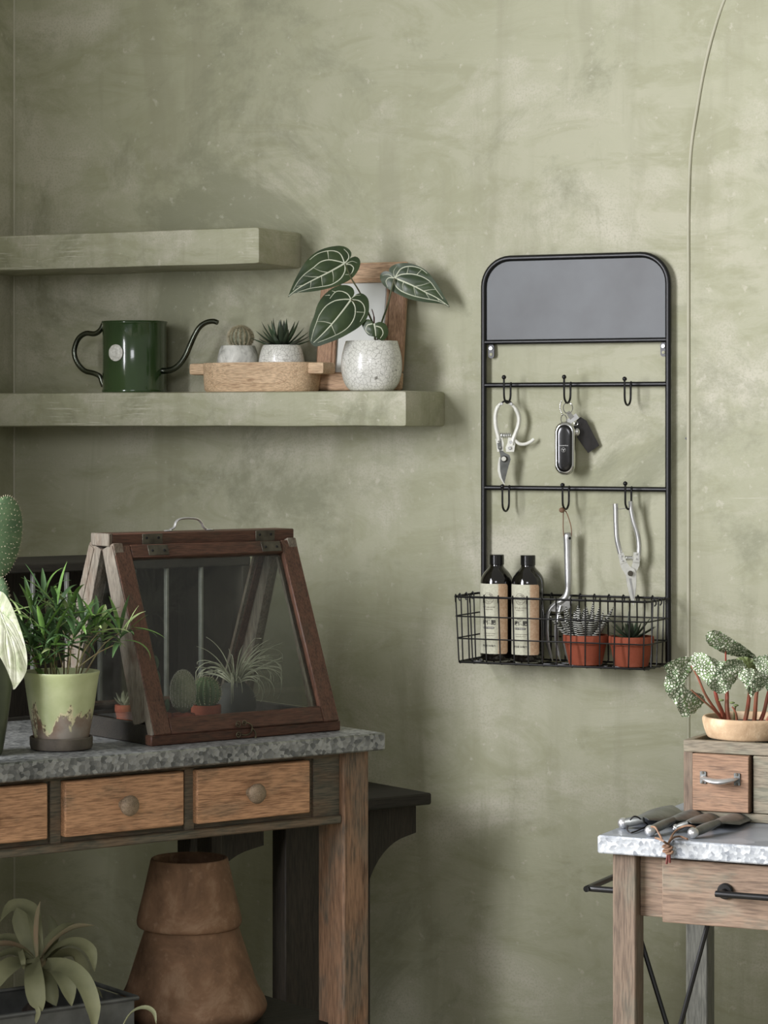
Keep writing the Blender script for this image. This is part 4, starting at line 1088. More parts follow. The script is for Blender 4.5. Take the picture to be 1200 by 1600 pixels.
# top board: grey end cap at the left
cb(.004, Lc + .002, ym - .026, ym + .026, zb0, Hc, name='top_board')
o = cb(-.003, .0045, ym - .0265, ym + .0265, zb0 - .0002, Hc + .0003, name='end_cap', mat=WG); plab(o, 'grey end of the top board')
yb, yt, zl0 = .018, ym - .008, .026
def slope_board(x0, x1, pa, pb, w, th, name, mat, par, inner=0):
    """board between two (y,z) points; w is its width in the slope's plane across x"""
    a, b = Vector((0, *pa)), Vector((0, *pb)); d = (b - a); n_ = Vector((0, -d.z, d.y)).normalized()
    c = (a + b) / 2 + Vector(((x0 + x1) / 2, 0, 0))
    return G().beam(c, ((x1 - x0) / 2, 0, 0), n_ * th / 2, d / 2, .0012).build(name, mat, par)
for x0_ in (.0, Lc - .018):
    mt = WG if x0_ == 0 else M['w_case_grey']
    for s_ in (-1, 1):
        f = lambda y: ym + s_ * y
        # end leg, wide in the plane of the end
        slope_board(x0_, x0_ + .018, (f(Dc / 2 - .040), .030), (f(.018), zb0), .02, .034, 'end_post', mt, tc.o)
# end glass
for x0_ in (.009, Lc - .009):
    P = [Vector((x0_, .055, .032)), Vector((x0_, Dc - .055, .032)), Vector((x0_, ym + .008, zb0 - .01)), Vector((x0_, ym - .008, zb0 - .01))]
    G().prism(P, (.002, 0, 0)).build('end_glass', M['glass'], tc.o, smooth=False)
def lid(s_):
    f = lambda y: ym + s_ * y
    A = Vector((0, f(Dc / 2 - .005), .0135)); B = Vector((0, f(.0265), zb0 - .001)); d = (B - A); Ln = d.length; d.normalize(); n_ = Vector((0, -d.z, d.y)) * (1 if s_ < 0 else -1)
    n_.normalize()
    if n_.y * s_ < 0: n_ = -n_
    A = A - n_ * .0
    e = T.__new__(T)
    o = bpy.data.objects.new('lid', None)
    bw = .031; th = .0085
    # lid frame: one mesh body of four mitred boards
    g = G()
    st = lambda x0, x1, u0, u1: g.beam(Vector(((x0 + x1) / 2, 0, 0)) + A + d * ((u0 + u1) / 2), ((x1 - x0) / 2, 0, 0), n_ * th, d * ((u1 - u0) / 2), .0015)
    bpy.data.objects.remove(o)
    st(.0, bw, 0, Ln)
    lb = g.build('lid_stile', WS, tc.o)
    g = G(); st(Lc - bw, Lc, 0, Ln); g.build('lid_stile', WS, tc.o)
    g = G(); st(bw, Lc - bw, 0, .026); g.build('lid_rail', W, tc.o)
    g = G(); st(bw, Lc - bw, Ln - .021, Ln); g.build('lid_rail', W, tc.o)
    g = G(); g.beam(Vector((Lc / 2, 0, 0)) + A + d * (Ln / 2), (Lc / 2 - bw + .003, 0, 0), n_ * .001, d * (Ln / 2 - .022)); g.build('lid_glass', M['glass'], tc.o, smooth=False)
    for x_ in (bw + .003, Lc - bw - .003):
        g = G(); g.beam(Vector((x_, 0, 0)) + A + d * (Ln / 2) - n_ * .004, (.003, 0, 0), n_ * .003, d * (Ln / 2 - .024)); g.build('glass_bead', WG, tc.o)
    # thin pale sheet on the left side of the left stile
    g = G(); g.beam(Vector((-.0006, 0, 0)) + A + d * (Ln / 2), (.0006, 0, 0), n_ * (th - .001), d * (Ln / 2 - .001)); plab(g.build('stile_edge', WG, tc.o), 'pale edge of the lid')
    return A, B, d, n_, Ln, th
A, B, d, n_, Ln, th = lid(-1)
lid(1)
for hx in (.077, .292):
    g = G(); g.beam(Vector((hx, ym - .0268, zb0 + .0095)), (.0185, 0, 0), (0, .0008, 0), (0, 0, .0085), .0004)
    g.beam(Vector((hx + .003, 0, 0)) + B - d * .0105 + n_ * (th + .0006), (.0185, 0, 0), n_ * .0008, d * .0085, .0004)
    h = g.build('hinge', M['hinge'], tc.o)
    G().tube([(hx - .018, ym - .0282, zb0 - .0003), (hx + .021, ym - .0282, zb0 - .0003)], .0017, 8).build('hinge_pin', M['bronze'], h)
    for a in (-.011, .011):
        G().disc((hx + a, ym - .0278, zb0 + .0115), (0, -1, 0), .0022, .001, 10).build('screw', M['hole'], h)
        G().disc(Vector((hx + .003 + a, 0, 0)) + B - d * .0115 + n_ * (th + .0016), n_, .0022, .001, 10).build('screw', M['hole'], h)
hp = [tc.to(onpl(a, b, tc.loc + Vector((-sin(AC), cos(AC), 0)) * ym, Vector((-sin(AC), cos(AC), 0)))) for a, b in ((266, 830.5), (272, 827), (275, 819), (281, 814), (294, 812.5), (308, 814), (315, 820), (318, 826.5), (324, 830.5))]
zo = Hc + .0012 - min(p.z for p in hp)
hp = [p + Vector((0, 0, max(0, zo))) for p in hp]
G().tube(cr(hp, 4), .0019, 8, flat=(1.5, 1)).build('carry_handle', M['steel'], tc.o)
for q in (hp[0], hp[-1]): G().ball((q.x + (-.004 if q is hp[0] else .004), q.y, Hc + .0012), .006, 12, 8, sz=.3, sx=1.3).build('handle_foot', M['steel'], tc.o)
# swan-neck latch on the lid's lower rail
def lq(px, py): return tc.to(onpl(px, py, tc.loc + Vector((sin(AC), -cos(AC), 0)) * .0035, Vector((-sin(AC), cos(AC), 0))))
lt = G().tube(cr([lq(a, b) for a, b in ((382, 1129), (388, 1130), (393, 1134), (393.5, 1141), (390, 1146), (384, 1148.5), (377, 1148))], 4), .0012, 7).build('latch', M['bronze'], tc.o)
for a, b, r in ((371.5, 1131.5, .0042), (381, 1129.5, .0036), (372, 1148, .0038)):
    c = lq(a, b); g = G(); g.tube([c + Vector((cos(k * pi / 8) * r, -.001, sin(k * pi / 8) * r)) for k in range(16)], .0009, 6, closed=True); g.ball(c, r * .45, 8, 6); g.build('latch_stud', M['bronze'], lt)
G().tube(cr([lq(a, b) for a, b in ((394, 1138), (398, 1143), (399.5, 1149), (398, 1153))], 4), [.0011] * 10 + [.0022] * 3, 7).build('latch_tail', M['bronze'], lt)

# ------------------------------------------------------------------ plants in the glass case
zin = ZT + .0125
def in_case(px, y):
    p = onpl(px, 1110, tc.loc + Vector((-sin(AC), cos(AC), 0)) * y, Vector((-sin(AC), cos(AC), 0))); return (p.x, p.y, zin)
q = in_case(286, .062); Zq = (Vector(q) - CAM).dot(FV); k = Zq / F
t = T('potted_column_cactus', 'grey oval cactus in a small terracotta pot inside the glass case', 'plant', q, 0)
clay_pot(t, 19 * k, .026, .45, 32)
random.seed(5)
spiny_ball(t, (0, 0, .026 + .034), .0190, 1.75, 22, M['cactus2'], M['spine_w'], 700, .0022, .05)
q = in_case(322, .088); Zq = (Vector(q) - CAM).dot(FV); k = Zq / F
t = T('potted_ball_cactus', 'ribbed green ball cactus in a terracotta pot inside the glass case', 'plant', q, 0)
clay_pot(t, 23.5 * k, .034, .45, 36)
spiny_ball(t, (0, 0, .034 + .019), .0215, 1.15, 16, M['cactus'], M['spine'], 260, .003, .10)
q = in_case(253, .070); Zq = (Vector(q) - CAM).dot(FV)
t = T('potted_bunny_cactus', 'slim pale green cactus in a terracotta pot at the left inside the glass case', 'plant', q, TH)
clay_pot(t, .0155, .028, .4, 28)
for (x, z, a, b) in ((-.004, .046, .006, .02), (-.009, .078, .007, .017), (-.013, .105, .0085, .013), (.008, .040, .004, .010)):
    G().ball((x, 0, z), a, 14, 10, sz=b / a, sy=.45).build('cactus_pad', M['opuntia'], t.o)
q = in_case(195, .20); Zq = (Vector(q) - CAM).dot(FV)
t = T('potted_dwarf_succulent', 'small grey succulent in a terracotta pot at the far left inside the glass case', 'plant', (q[0], q[1], zin), 0)
clay_pot(t, .016, .030, .4, 28)
for i in range(9):
    az = i * 2.4; fleshy((0, 0, .027), az, 1.2 - .1 * i, .026, .009, .3, .5).build('leaf', M['airleaf'], t.o)
q = in_case(367, .125); Zq = (Vector(q) - CAM).dot(FV); k = Zq / F
t = T('potted_air_plant', 'wiry grey air plant in a round charcoal vase inside the glass case', 'plant', q, TH)
R = 33 * k
G().lathe([(a.x, a.y) for a in cr([(x, z, 0) for x, z in ((R * .55, 0), (R * .8, .004), (R, .022), (R * .97, .038), (R * .78, .052), (R * .52, .060), (R * .48, .062), (R * .44, .060), (R * .4, .05))], 3)], n=40).build('vase', M['vase'], t.o, angle=60)
random.seed(8)
for i in range(64):
    az = random.uniform(0, 2 * pi) if i % 3 else random.uniform(-.7, .7); el = random.uniform(.7, 1.45); L = random.uniform(.075, .125); P = [Vector((.003 * cos(az), .003 * sin(az), .056))]; e = el
    cu = random.uniform(1.6, 3.4) if random.random() < .7 else .8
    for j in range(12):
        e -= cu / 12 * (.4 + j / 8); P.append(P[-1] + Vector((cos(az) * cos(e), sin(az) * cos(e), sin(e))) * L / 12)
    for q_ in P:
        q_.y = max(-.05, min(.045, q_.y)); q_.x = max(-.06, min(.075, q_.x)); q_.z = min(q_.z, .128 + .0002 * i)
    G().tube(P, [.0014 * (1 - .75 * j / 12) for j in range(13)], 5).build('leaf', M['airleaf'], t.o)

# ------------------------------------------------------------------ green pot with narrow-leaved plant in front of the case
Zg = 4.09; q = at(96, 1168, Zg); 
t = T('green_potted_plant', 'bushy narrow leaved plant in a peeling pale green pot on a saucer', 'plant', (q.x, q.y, ZT + .0003), TH)
k = Zg / F
G().lathe([(44 * k, 0), (48 * k, .0015), (49.5 * k, .006), (49.5 * k, .0175), (48 * k, .019), (45 * k, .018), (44 * k, .008), (0, .007)], n=20, wob=.02).build('saucer', M['stone'], t.o, angle=35)
H0 = .0085; Hp = (1168 - 1047) * k
prof = [(40 * k, H0), (42 * k, H0 + .003), (50 * k, .055), (58.5 * k, Hp - .006), (60 * k, Hp - .002), (59.5 * k, Hp), (57 * k, Hp), (55.5 * k, Hp - .004), (54 * k, Hp - .012)]
G().lathe(prof, n=56, wob=.012).build('pot', M['green_glaze'], t.o, angle=45)
g = G(); g.lathe([(54.5 * k, Hp - .012), (30 * k, Hp - .008), (0, Hp - .006)], n=30, wob=.06); g.build('soil', M['soil'], t.o)
random.seed(21)
LV = []
def leaf_mesh(i, L, w, droop, mat):
    P = [Vector((0, 0, 0))]; e = 0
    for j in range(9):
        e -= droop / 9 * (.3 + j / 6); P.append(P[-1] + Vector((cos(e), 0, sin(e))) * L / 9)
    wd = [w * q for q in (.25, .55, .85, 1, 1, .95, .85, .65, .4, .06)]
    o = G().strap(P, wd, (0, 0, 1), .28).build('leaf', mat, None); me = o.data; bpy.data.objects.remove(o); return me
for i in range(10): LV.append(leaf_mesh(i, .058, .0082, (.5, 1.1, 1.7, .2, .8)[i % 5], M[('leaf_green', 'leaf_dark', 'leaf_green', 'leaf_dark', 'leaf_pale')[i % 5 if i < 5 else (i * 3) % 4]]))
LF = leaf_mesh(0, .055, .008, .25, M['leaf_pale']); LG = leaf_mesh(0, .055, .009, .2, M['leaf_green'])
def put_leaf(me, base, az, el, s_=1.0, roll=0):
    o = bpy.data.objects.new('leaf', me); COL.objects.link(o); o.parent = t.o; o.location = base
    o.rotation_mode = 'QUATERNION'; o.rotation_quaternion = (Matrix.Rotation(az, 3, 'Z') @ Matrix.Rotation(-el, 3, 'Y') @ Matrix.Rotation(roll, 3, 'X')).to_quaternion()
    o.scale = (s_, s_, s_)
heads = [((60, 990), .02, 14, (75, 1045)), ((85, 1000), -.03, 14, (85, 1045)), ((38, 990), .0, 12, (62, 1045)), ((150, 978), -.01, 11, (120, 1045)), ((115, 990), -.035, 12, (105, 1045)), ((90, 948), .0, 17, (88, 1045)), ((50, 955), .01, 14, (75, 1045)), ((130, 972), -.02, 13, (118, 1045)), ((188, 988), .0, 11, (130, 1045)), ((68, 985), -.03, 15, (85, 1045)), ((48, 1005), -.01, 15, (62, 1048)),
         ((100, 985), .03, 14, (100, 1045)), ((70, 935), .03, 10, (80, 1045)), ((160, 990), .03, 10, (125, 1045)), ((35, 975), .03, 9, (60, 1045)), ((72, 1025), -.035, 9, (70, 1045)), ((55, 1030), .0, 9, (60, 1045)), ((110, 955), .02, 9, (105, 1045))]
for (hx, hy), dz, n_l, (bx, by) in heads:
    h = t.L(hx, hy, Zg + dz); b = t.L(bx, by, Zg + dz * .5); b.z = Hp - .009
    mid = b.lerp(h, .5) + Vector((0, 0, .012)) * (1 if hx > 140 else .2)
    G().tube(cr([b, mid, h], 6), [.0013] * 6 + [.0010] * 7, 6).build('stem', M['stem'], t.o)
    for i in range(n_l):
        az = i * 2.399 + hx; el = 1.25 - 1.3 * i / n_l + random.uniform(-.2, .2); s_ = random.uniform(.75, 1.12)
        put_leaf(LV[random.randrange(10)], h - Vector((0, 0, .0016 * i)), az, el, s_, random.uniform(-.4, .4))
for (bx, by), az, el, s_, me in (((90, 945), .5, 1.42, 1.2, LG), ((90, 950), pi, .9, 1.25, LV[0]), ((187, 985), pi * .8, 1.25, 1.0, LG), ((197, 985), .2, 1.2, .75, LF), ((200, 985), 0, .75, .7, LG), ((205, 985), -.1, .2, .75, LV[1]),
                                  ((50, 955), 2.7, 1.15, .85, LG), ((72, 1000), -.4, .75, 1.0, LF), ((205, 980), -.1, -.1, .95, LV[0]), ((130, 968), -.2, .35, 1.1, LF), ((130, 968), .1, .15, 1.3, LV[0])):
    put_leaf(me, t.L(bx, by, Zg - .02), az, el, s_)
for (x0_, y0_), (x1_, y1_), (x2_, y2_) in (((118, 1043), (140, 1005), (158, 985)), ((122, 1043), (150, 1022), (178, 1008)), ((110, 1043), (108, 1010), (98, 985)), ((98, 1043), (90, 1015), (78, 990))):
    b = t.L(x0_, y0_, Zg - .02); b.z = max(b.z, Hp - .01)
    G().tube(cr([b, t.L(x1_, y1_, Zg - .025), t.L(x2_, y2_, Zg - .02)], 5), .0008, 5).build('stem', M['stem'], t.o)

# ------------------------------------------------------------------ plants at the left edge of the picture
Zo = 4.02; q = at(-34, 1160, Zo)
t = T('potted_prickly_pear', 'flat green prickly pear pad rising from a dark glazed pot at the left edge', 'plant', (q.x, q.y, ZT + .0003), TH)
k = Zo / F
Hp2 = .155
G().lathe([(a.x, a.y) for a in cr([(x * k, z, 0) for x, z in ((33, 0), (38, .004), (46, .05), (53, .105), (54, .14), (52, Hp2), (49, Hp2), (47, Hp2 - .012))], 3)], n=48).build('pot', M['darkpot'], t.o, angle=50)
G().lathe([(47 * k, Hp2 - .012), (0, Hp2 - .006)], n=24).build('soil', M['soil'], t.o)
def pad(cx, cy, w, h, rz, ang, dz, nm='pad'):
    c = t.L(cx, cy, Zo + dz); a, b = w / 2 * k, h / 2 * k; Mr = Matrix.Rotation(rz, 3, 'Z') @ Matrix.Rotation(ang, 3, 'Y')
    g = G(); g.ball((0, 0, 0), 1, 28, 20)
    g.v = [tuple(c + Mr @ Vector((x * a * (1 + .12 * z), y * .009, z * b))) for x, y, z in g.v]
    o = g.build(nm, M['opuntia'], t.o, angle=80)
    s_ = G(); random.seed(4)
    for i in range(-5, 6):
        for j in range(-7, 8):
            u, v = (i + .5 * (j % 2) + random.uniform(-.22, .22)) / 5.2, (j + random.uniform(-.25, .25)) / 7.5
            if u * u + v * v > .97: continue
            yy = sqrt(max(0, 1 - u * u - v * v)) * .009
            for sg in (-1, 1):
                P0 = c + Mr @ Vector((u * a * (1 + .12 * v), sg * yy, v * b)); 
                for m_ in range(3):
                    dd = (Mr @ Vector((u * .6 + random.uniform(-.6, .6), sg * (1 - abs(u)) , v * .6 + random.uniform(-.6, .6)))).normalized(); o1 = dd.orthogonal().normalized() * .0002; o2 = dd.cross(o1); e = P0 + dd * .0035
                    s_.add([P0 + o1, P0 - o1 * .5 + o2, P0 - o1 * .5 - o2, e], [(0, 1, 3), (1, 2, 3), (2, 0, 3)])
    for m_ in range(60):
        a_ = m_ / 60 * 2 * pi; P0 = c + Mr @ Vector((cos(a_) * a * (1 + .12 * sin(a_)), 0, sin(a_) * b)); dd = (Mr @ Vector((cos(a_), random.uniform(-.3, .3), sin(a_)))).normalized(); o1 = dd.orthogonal().normalized() * .0006; o2 = dd.cross(o1)
        s_.add([P0 + o1, P0 - o1 * .5 + o2, P0 - o1 * .5 - o2, P0 + dd * .0025], [(0, 1, 3), (1, 2, 3), (2, 0, 3)])
    s_.build('spines', M['spine'], o, smooth=False, kind='stuff')
pad(6, 838, 58, 126, .45, .10, 0); pad(-14, 952, 60, 120, -.2, .06, .01); pad(-52, 900, 55, 100, .3, -.3, .02)
Zv = 3.86; q = at(-80, 1190, Zv); 
t = T('variegated_plant', 'large pale green and white mottled leaf hanging in at the left edge', 'plant', (q.x, q.y, ZT + .0003), TH)
k = Zv / F; Hv = .12
G().lathe([(28 * k, 0), (32 * k, .004), (46 * k, Hv - .004), (46 * k, Hv), (42 * k, Hv), (41 * k, Hv - .01)], n=40).build('pot', M['marble'], t.o, angle=40)
G().lathe([(41 * k, Hv - .01), (0, Hv - .006)], n=24).build('soil', M['soil'], t.o)
cvV = dict(x=0, y=0, s=1.0)
def big_leaf(outline, center, veins, pets, dz=0, m='varieg'):
    heart_leaf(t, outline, center, veins, Zv + dz, M[m], M['vein'], tilt=(.02, -.01), cup=.02, quilt=.0018, vw=.0012, conv=cvV, n=64, rings=9)
    G().tube(cr([t.L(a, b, Zv + dz2) for a, b, dz2 in pets], 5), .002, 7).build('petiole', M['leaf_green'], t.o)
big_leaf([(-26, 950), (-14, 930), (2, 924), (14, 938), (26, 965), (36, 995), (42, 1022), (42, 1045), (37, 1058), (30, 1068), (21, 1079), (20, 1072), (12, 1050), (2, 1030), (-10, 1010), (-22, 985)], (10, 985),
         [[(-10, 932), (8, 975), (22, 1020), (24, 1070)], [(0, 955), (20, 975), (36, 1010)], [(5, 970), (25, 1000), (40, 1040)], [(0, 955), (-8, 975), (-6, 1000)], [(8, 985), (8, 1010), (14, 1045)]], [(-10, 932, 0), (-40, 925, .01), (-70, 980, .01), (-80, 1090, 0)])
big_leaf([(-95, 900), (-80, 880), (-55, 880), (-40, 905), (-38, 940), (-50, 975), (-68, 1000), (-85, 975), (-98, 940)], (-67, 935), [[(-67, 885), (-67, 990)]], [(-67, 890, .02), (-75, 960, .02), (-80, 1090, 0)], .03)
o = None

# ================================================================== dark bench and slatted cabinet behind the table
c1 = at(675, 1239, 5.22); ZB_ = c1.z
bt = T('side_bench', 'low dark wooden bench with curved corbels behind the potting table', 'bench', (c1.x, c1.y, 0), AT)
def bx(px, py, y): return bt.to(onpl(px, py, bt.loc + DB * y, DB))
Lb_ = 1.5; Db = .34
th_b = .022
G().box(-Lb_, 0, 0, Db, ZB_ - th_b, ZB_, .003).build('bench_top', M['w_dark'], bt.o)
def corbel(pts, y, th=.04):
    P = [bx(a, b, y) for a, b in pts]; P = cr(P, 4) 
    return P
x5 = bx(577, 1300, .03).x
def corb(xa_, w, h, y0, y1):
    P = [Vector((xa_, y0, ZB_ - th_b)), Vector((xa_ + w, y0, ZB_ - th_b)), Vector((xa_ + w, y0, ZB_ - th_b - h * .28))]
    for i in range(1, 13):
        a = i / 12 * pi / 2; P.append(Vector((xa_ + w * (1 - sin(a)) * .93 + .0, y0, ZB_ - th_b - h * .30 - h * .7 * (1 - cos(a)))))
    P.append(Vector((xa_, y0, ZB_ - th_b - h)))
    G().prism(P, (0, y1 - y0, 0)).build('corbel', M['w_darkz'], bt.o)
wA = bx(650, 1300, .03).x - x5
corb(x5 - .012, wA + .012, .20, .03, .075)
corb(bx(315, 1340, .03).x, bx(412, 1300, .03).x - bx(315, 1340, .03).x, .175, .03, .075)
xa0, xa1 = bx(446, 1400, .03).x, bx(579, 1400, .03).x
G().box(xa0, xa1, .03, .075, 0, ZB_ - th_b, .002).build('leg', M['w_darkz'], bt.o)
xa0, xa1 = bx(297, 1340, .03).x, bx(318, 1340, .03).x
G().box(xa0, xa1, .03, .075, 0, ZB_ - th_b, .002).build('leg', M['w_darkz'], bt.o)
G().box(-Lb_ + .02, -Lb_ + .1, .03, .075, 0, ZB_ - th_b, .002).build('leg', M['w_darkz'], bt.o)
for x_ in (-Lb_ + .04, -.35): G().box(x_, x_ + .05, Db - .06, Db - .02, 0, ZB_ - th_b, .002).build('leg', M['w_darkz'], bt.o)
# cabinet
ycab = .05; bxr = bx(392, 880, ycab).x
cz = T('slatted_cabinet', 'dark wooden cabinet with thin upright bars standing on the bench behind the plants', 'cabinet', bt.loc + DA * bxr + DB * ycab + Vector((0, 0, ZB_ + .0003)), AT)
def cxx(px, py): return cz.to(onpl(px, py, cz.loc, DB))
hcab = cxx(205, 876).z; Wc = 1.0; Dcab = .24
G().box(-Wc, 0, 0, Dcab, hcab - .016, hcab, .002).build('top', M['w_dark'], cz.o)
G().box(-Wc, 0, 0, Dcab, 0, .016, .002).build('bottom', M['w_dark'], cz.o)
G().box(-Wc, 0, Dcab - .012, Dcab, .016, hcab - .016, .001).build('back_panel', M['w_darkz'], cz.o)
for x_ in (-Wc, -.018): G().box(x_, x_ + .018, .0, Dcab - .012, .016, hcab - .016, .001).build('side_panel', M['w_darkz'], cz.o)
zlow = cxx(160, 1108).z
G().box(-Wc + .018, -.018, .004, .022, .016, zlow - .004, .001).build('lower_panel', M['w_dark'], cz.o)
for px in (5, 55, 108, 160, 213, 264, 318):
    x_ = cxx(px, 1000).x
    G().box(x_ - .0028, x_ + .0028, .004, .014, zlow - .004, hcab - .016, .001).build('bar', M['bar_grey'], cz.o)

# ================================================================== terracotta pots and tray on the low shelf
q = onz(300, 1583, ZL); q = at(300, 1560, 4.36)
Zc = 4.36; k = Zc / F
zz = ZL + .0003
hb = lambda py: ZC + (HZ - py) / F * Zc - zz
t = T('lower_terracotta_jar', 'large upturned aged terracotta jar with a second one stacked on it, under the table', 'pot', (q.x, q.y, zz), 0)
hl = hb(1448)
G().lathe([(a.x, a.y) for a in cr([(x * k, z, 0) for x, z in ((98, 0), (104, .001), (117, .018), (114, .034), (102, hl * .38), (88, hl * .68), (74, hl - .004), (70, hl), (62, hl))], 4)], n=64, wob=.012).build('body', M['terra_old'], t.o, angle=60)
z2 = zz + hl + .0004
t = T('upper_terracotta_jar', 'upturned aged terracotta jar with open neck, stacked on top of the other', 'pot', (q.x - RV.x * 4 * k, q.y - RV.y * 4 * k, z2), 0)
hu = hb(1342) - hl
G().lathe([(a.x, a.y) for a in cr([(x * k, z, 0) for x, z in ((66, 0), (78, .001), (82, .008), (80, .022), (72, hu * .5), (63, hu * .88), (60, hu), (57, hu + .001), (54, hu - .006), (58, hu * .6), (66, .01))], 4)], n=64, wob=.012).build('body', M['terra_old'], t.o, angle=60)

Ct = onz(217, 1560, .385)
tr = T('zinc_tray', 'grey zinc planter tray with rolled rim on the low shelf at the lower left', 'tray', (Ct.x, Ct.y, ZL + .0003), AT)
ht = .385 - ZL; LTr, DTr = .42, .17
g = G(); g.box(-LTr, -.006, .004, DTr, 0, .003); g.build('tray_floor', M['tray'], tr.o)
for a in ((-LTr, -.006, .004, .006), (-LTr, -.006, DTr - .002, DTr), (-LTr, -LTr + .002, .006, DTr - .002), (-.008, -.006, .006, DTr - .002)):
    G().box(*a, .003, ht - .003).build('tray_side', M['tray'], tr.o)
G().tube([(-LTr, 0.004, ht), (0, .004, ht), (0, DTr, ht), (-LTr, DTr, ht)], .0038, 8, closed=True).build('rim', M['tray'], tr.o)

Zt = 4.17; q = at(60, 1560, Zt)
t = T('tillandsia', 'large grey green strap leaved air plant curling out of the zinc tray', 'plant', (q.x, q.y, ZL + .004), TH)
def tl_leaf(pts, w, m='till', up=(0, -.5, 1), fold=.3):
    P = cr([t.L(a, b, Zt + d * (1.6 if d < 0 else 1)) for a, b, d in pts], 5); m_ = len(P); kk = Zt / F
    wd = [w * kk * (.75 + .5 * sin(pi * min(1, (i / (m_ - 1)) * 1.1))) * (1 if i < m_ * .72 else max(.04, 1 - ((i / (m_ - 1) - .72) / .28) ** 1.6)) for i in range(m_)]
    G().strap(P, wd, up, fold).build('leaf', M[m], t.o)
C0 = (58, 1496)
for pts, w, m, up in (
    ([(60, 1498, 0), (48, 1470, .01), (34, 1440, .02), (26, 1418, .03)], 26, 'till', (0, -1, 0)), ([(62, 1496, 0), (56, 1450, .01), (48, 1420, .03), (18, 1415, .04), (0, 1440, .05)], 17, 'till', (.2, -1, .3)),
    ([(58, 1496, -.01), (56, 1460, -.01), (58, 1430, -.01), (63, 1408, -.01)], 6, 'till_r', (0, -1, 0)),
    ([(62, 1494, 0), (78, 1470, .01), (100, 1450, .03), (116, 1442, .05)], 14, 'till', (0, -.6, 1)), ([(62, 1498, 0), (85, 1470, -.01), (115, 1450, -.02), (148, 1446, -.02)], 12, 'till_r', (0, -.6, 1)),
    ([(68, 1502, 0), (90, 1480, -.01), (120, 1474, -.02), (142, 1488, -.03), (148, 1518, -.03)], 19, 'till', (0, -.5, 1)), ([(68, 1502, .02), (95, 1478, .03), (125, 1472, .04), (140, 1482, .05)], 14, 'till', (0, -.5, 1)),
    ([(52, 1498, -.01), (54, 1530, -.04), (58, 1560, -.05), (66, 1580, -.05)], 25, 'till', (0, -1, .1)), ([(56, 1572, -.05), (60, 1582, -.052), (54, 1602, -.05)], 6, 'till', (0, -1, 0)),
    ([(70, 1508, 0), (90, 1515, -.03), (105, 1540, -.05), (112, 1572, -.05)], 23, 'till', (.3, -1, .3)), ([(72, 1506, -.01), (105, 1512, -.04), (130, 1535, -.06), (145, 1575, -.07), (147, 1615, -.07)], 23, 'till', (.4, -1, .3)),
    ([(66, 1512, .0), (75, 1540, -.02), (88, 1572, -.03)], 24, 'till', (0, -1, .2)),
    ([(54, 1498, 0), (30, 1480, -.01), (0, 1476, -.02), (-30, 1490, -.02)], 12, 'till_r', (0, -.5, 1)), ([(52, 1496, .01), (28, 1470, .03), (0, 1466, .04), (-30, 1480, .04)], 14, 'till', (0, -.5, 1)),
    ([(50, 1504, 0), (25, 1506, -.03), (0, 1525, -.05), (-20, 1560, -.05)], 26, 'till', (-.3, -1, .4)), ([(54, 1500, 0), (34, 1484, -.01), (36, 1500, -.03), (37, 1515, -.03)], 8, 'till', (0, -1, 0)),
    ([(48, 1500, .02), (20, 1488, .04), (-15, 1500, .05)], 16, 'till', (0, -.5, 1)), ([(66, 1490, .03), (85, 1462, .06), (78, 1430, .07)], 14, 'till', (0, -1, 0)),
    ([(74, 1500, .04), (110, 1490, .08), (130, 1510, .09), (138, 1535, .09)], 16, 'till', (0, -.6, .6)), ([(80, 1510, .04), (125, 1530, .07), (150, 1545, .07), (160, 1560, .06)], 6, 'till', (0, -.6, 1))):
    tl_leaf(pts, w, m, up)
G().ball(t.L(60, 1502, Zt + .012), .012, 14, 10, sz=1.3).build('crown', M['till_r'], t.o)
g = G(); g.ball((0, 0, .035), .030, 16, 10, sz=1.1); g.build('root_mass', M['soil'], t.o)
Zt = 4.05; q = at(215, 1650, Zt)
t = T('curling_leaf_plant', 'plant right of the zinc tray with one pale leaf arching over at the bottom edge', 'plant', (q.x, q.y, ZL + .0003), TH)
G().lathe([(.018, 0), (.024, .004), (.028, .03), (.024, .032), (0, .030)], n=24).build('pot', M['stone'], t.o)
for pts, w in (([(205, 1650, 0), (192, 1612, -.01), (205, 1584, -.02), (225, 1575, -.03), (240, 1582, -.035), (244, 1600, -.04)], 9), ([(225, 1650, 0), (240, 1625, .0), (262, 1612, .0), (285, 1622, -.01)], 10), ([(215, 1650, .01), (212, 1625, .02), (218, 1606, .02)], 9)):
    tl_leaf(pts, w)
# ================================================================== zinc-topped cart on the right
ZT2 = .72
cr0 = onz(933, 1305.5, ZT2)
ct = T('side_table', 'weathered wooden side table with bright zinc top and black handles, on the right', 'table', (cr0.x, cr0.y, 0), 0)
def qx(px, py, y): return ct.to(ony(px, py, cr0.y + y))
LW = .62; DW = .36; tk = .0235
g = G(); g.box(0, LW, 0, .0012, ZT2 - tk, ZT2 - .001); 
G().box(0, LW, 0.0, DW, ZT2 - tk, ZT2, .002).build('table_top', M['galv2'], ct.o)
plab(G().box(.002, LW - .002, .002, DW - .002, ZT2 - .001, ZT2 + .0003).build('top_sheet', M['galv_top'], ct.o), 'smooth grey zinc sheet')
yl = .015
lx0_, lx1_ = qx(957, 1400, yl).x, qx(993.5, 1400, yl).x
for xx_, yy_ in ((lx0_, yl), (lx0_, .315), (LW - .06, yl), (LW - .06, .315)):
    G().box(xx_, xx_ + (lx1_ - lx0_), yy_, yy_ + .032, 0, ZT2 - tk, .002).build('leg', M['w_cartz'] if yy_ < .1 else M['w_backleg'], ct.o)
za, zb = ZT2 - tk - .002, qx(1015, 1432, .03).z
ax0 = qx(1003, 1380, .030).x
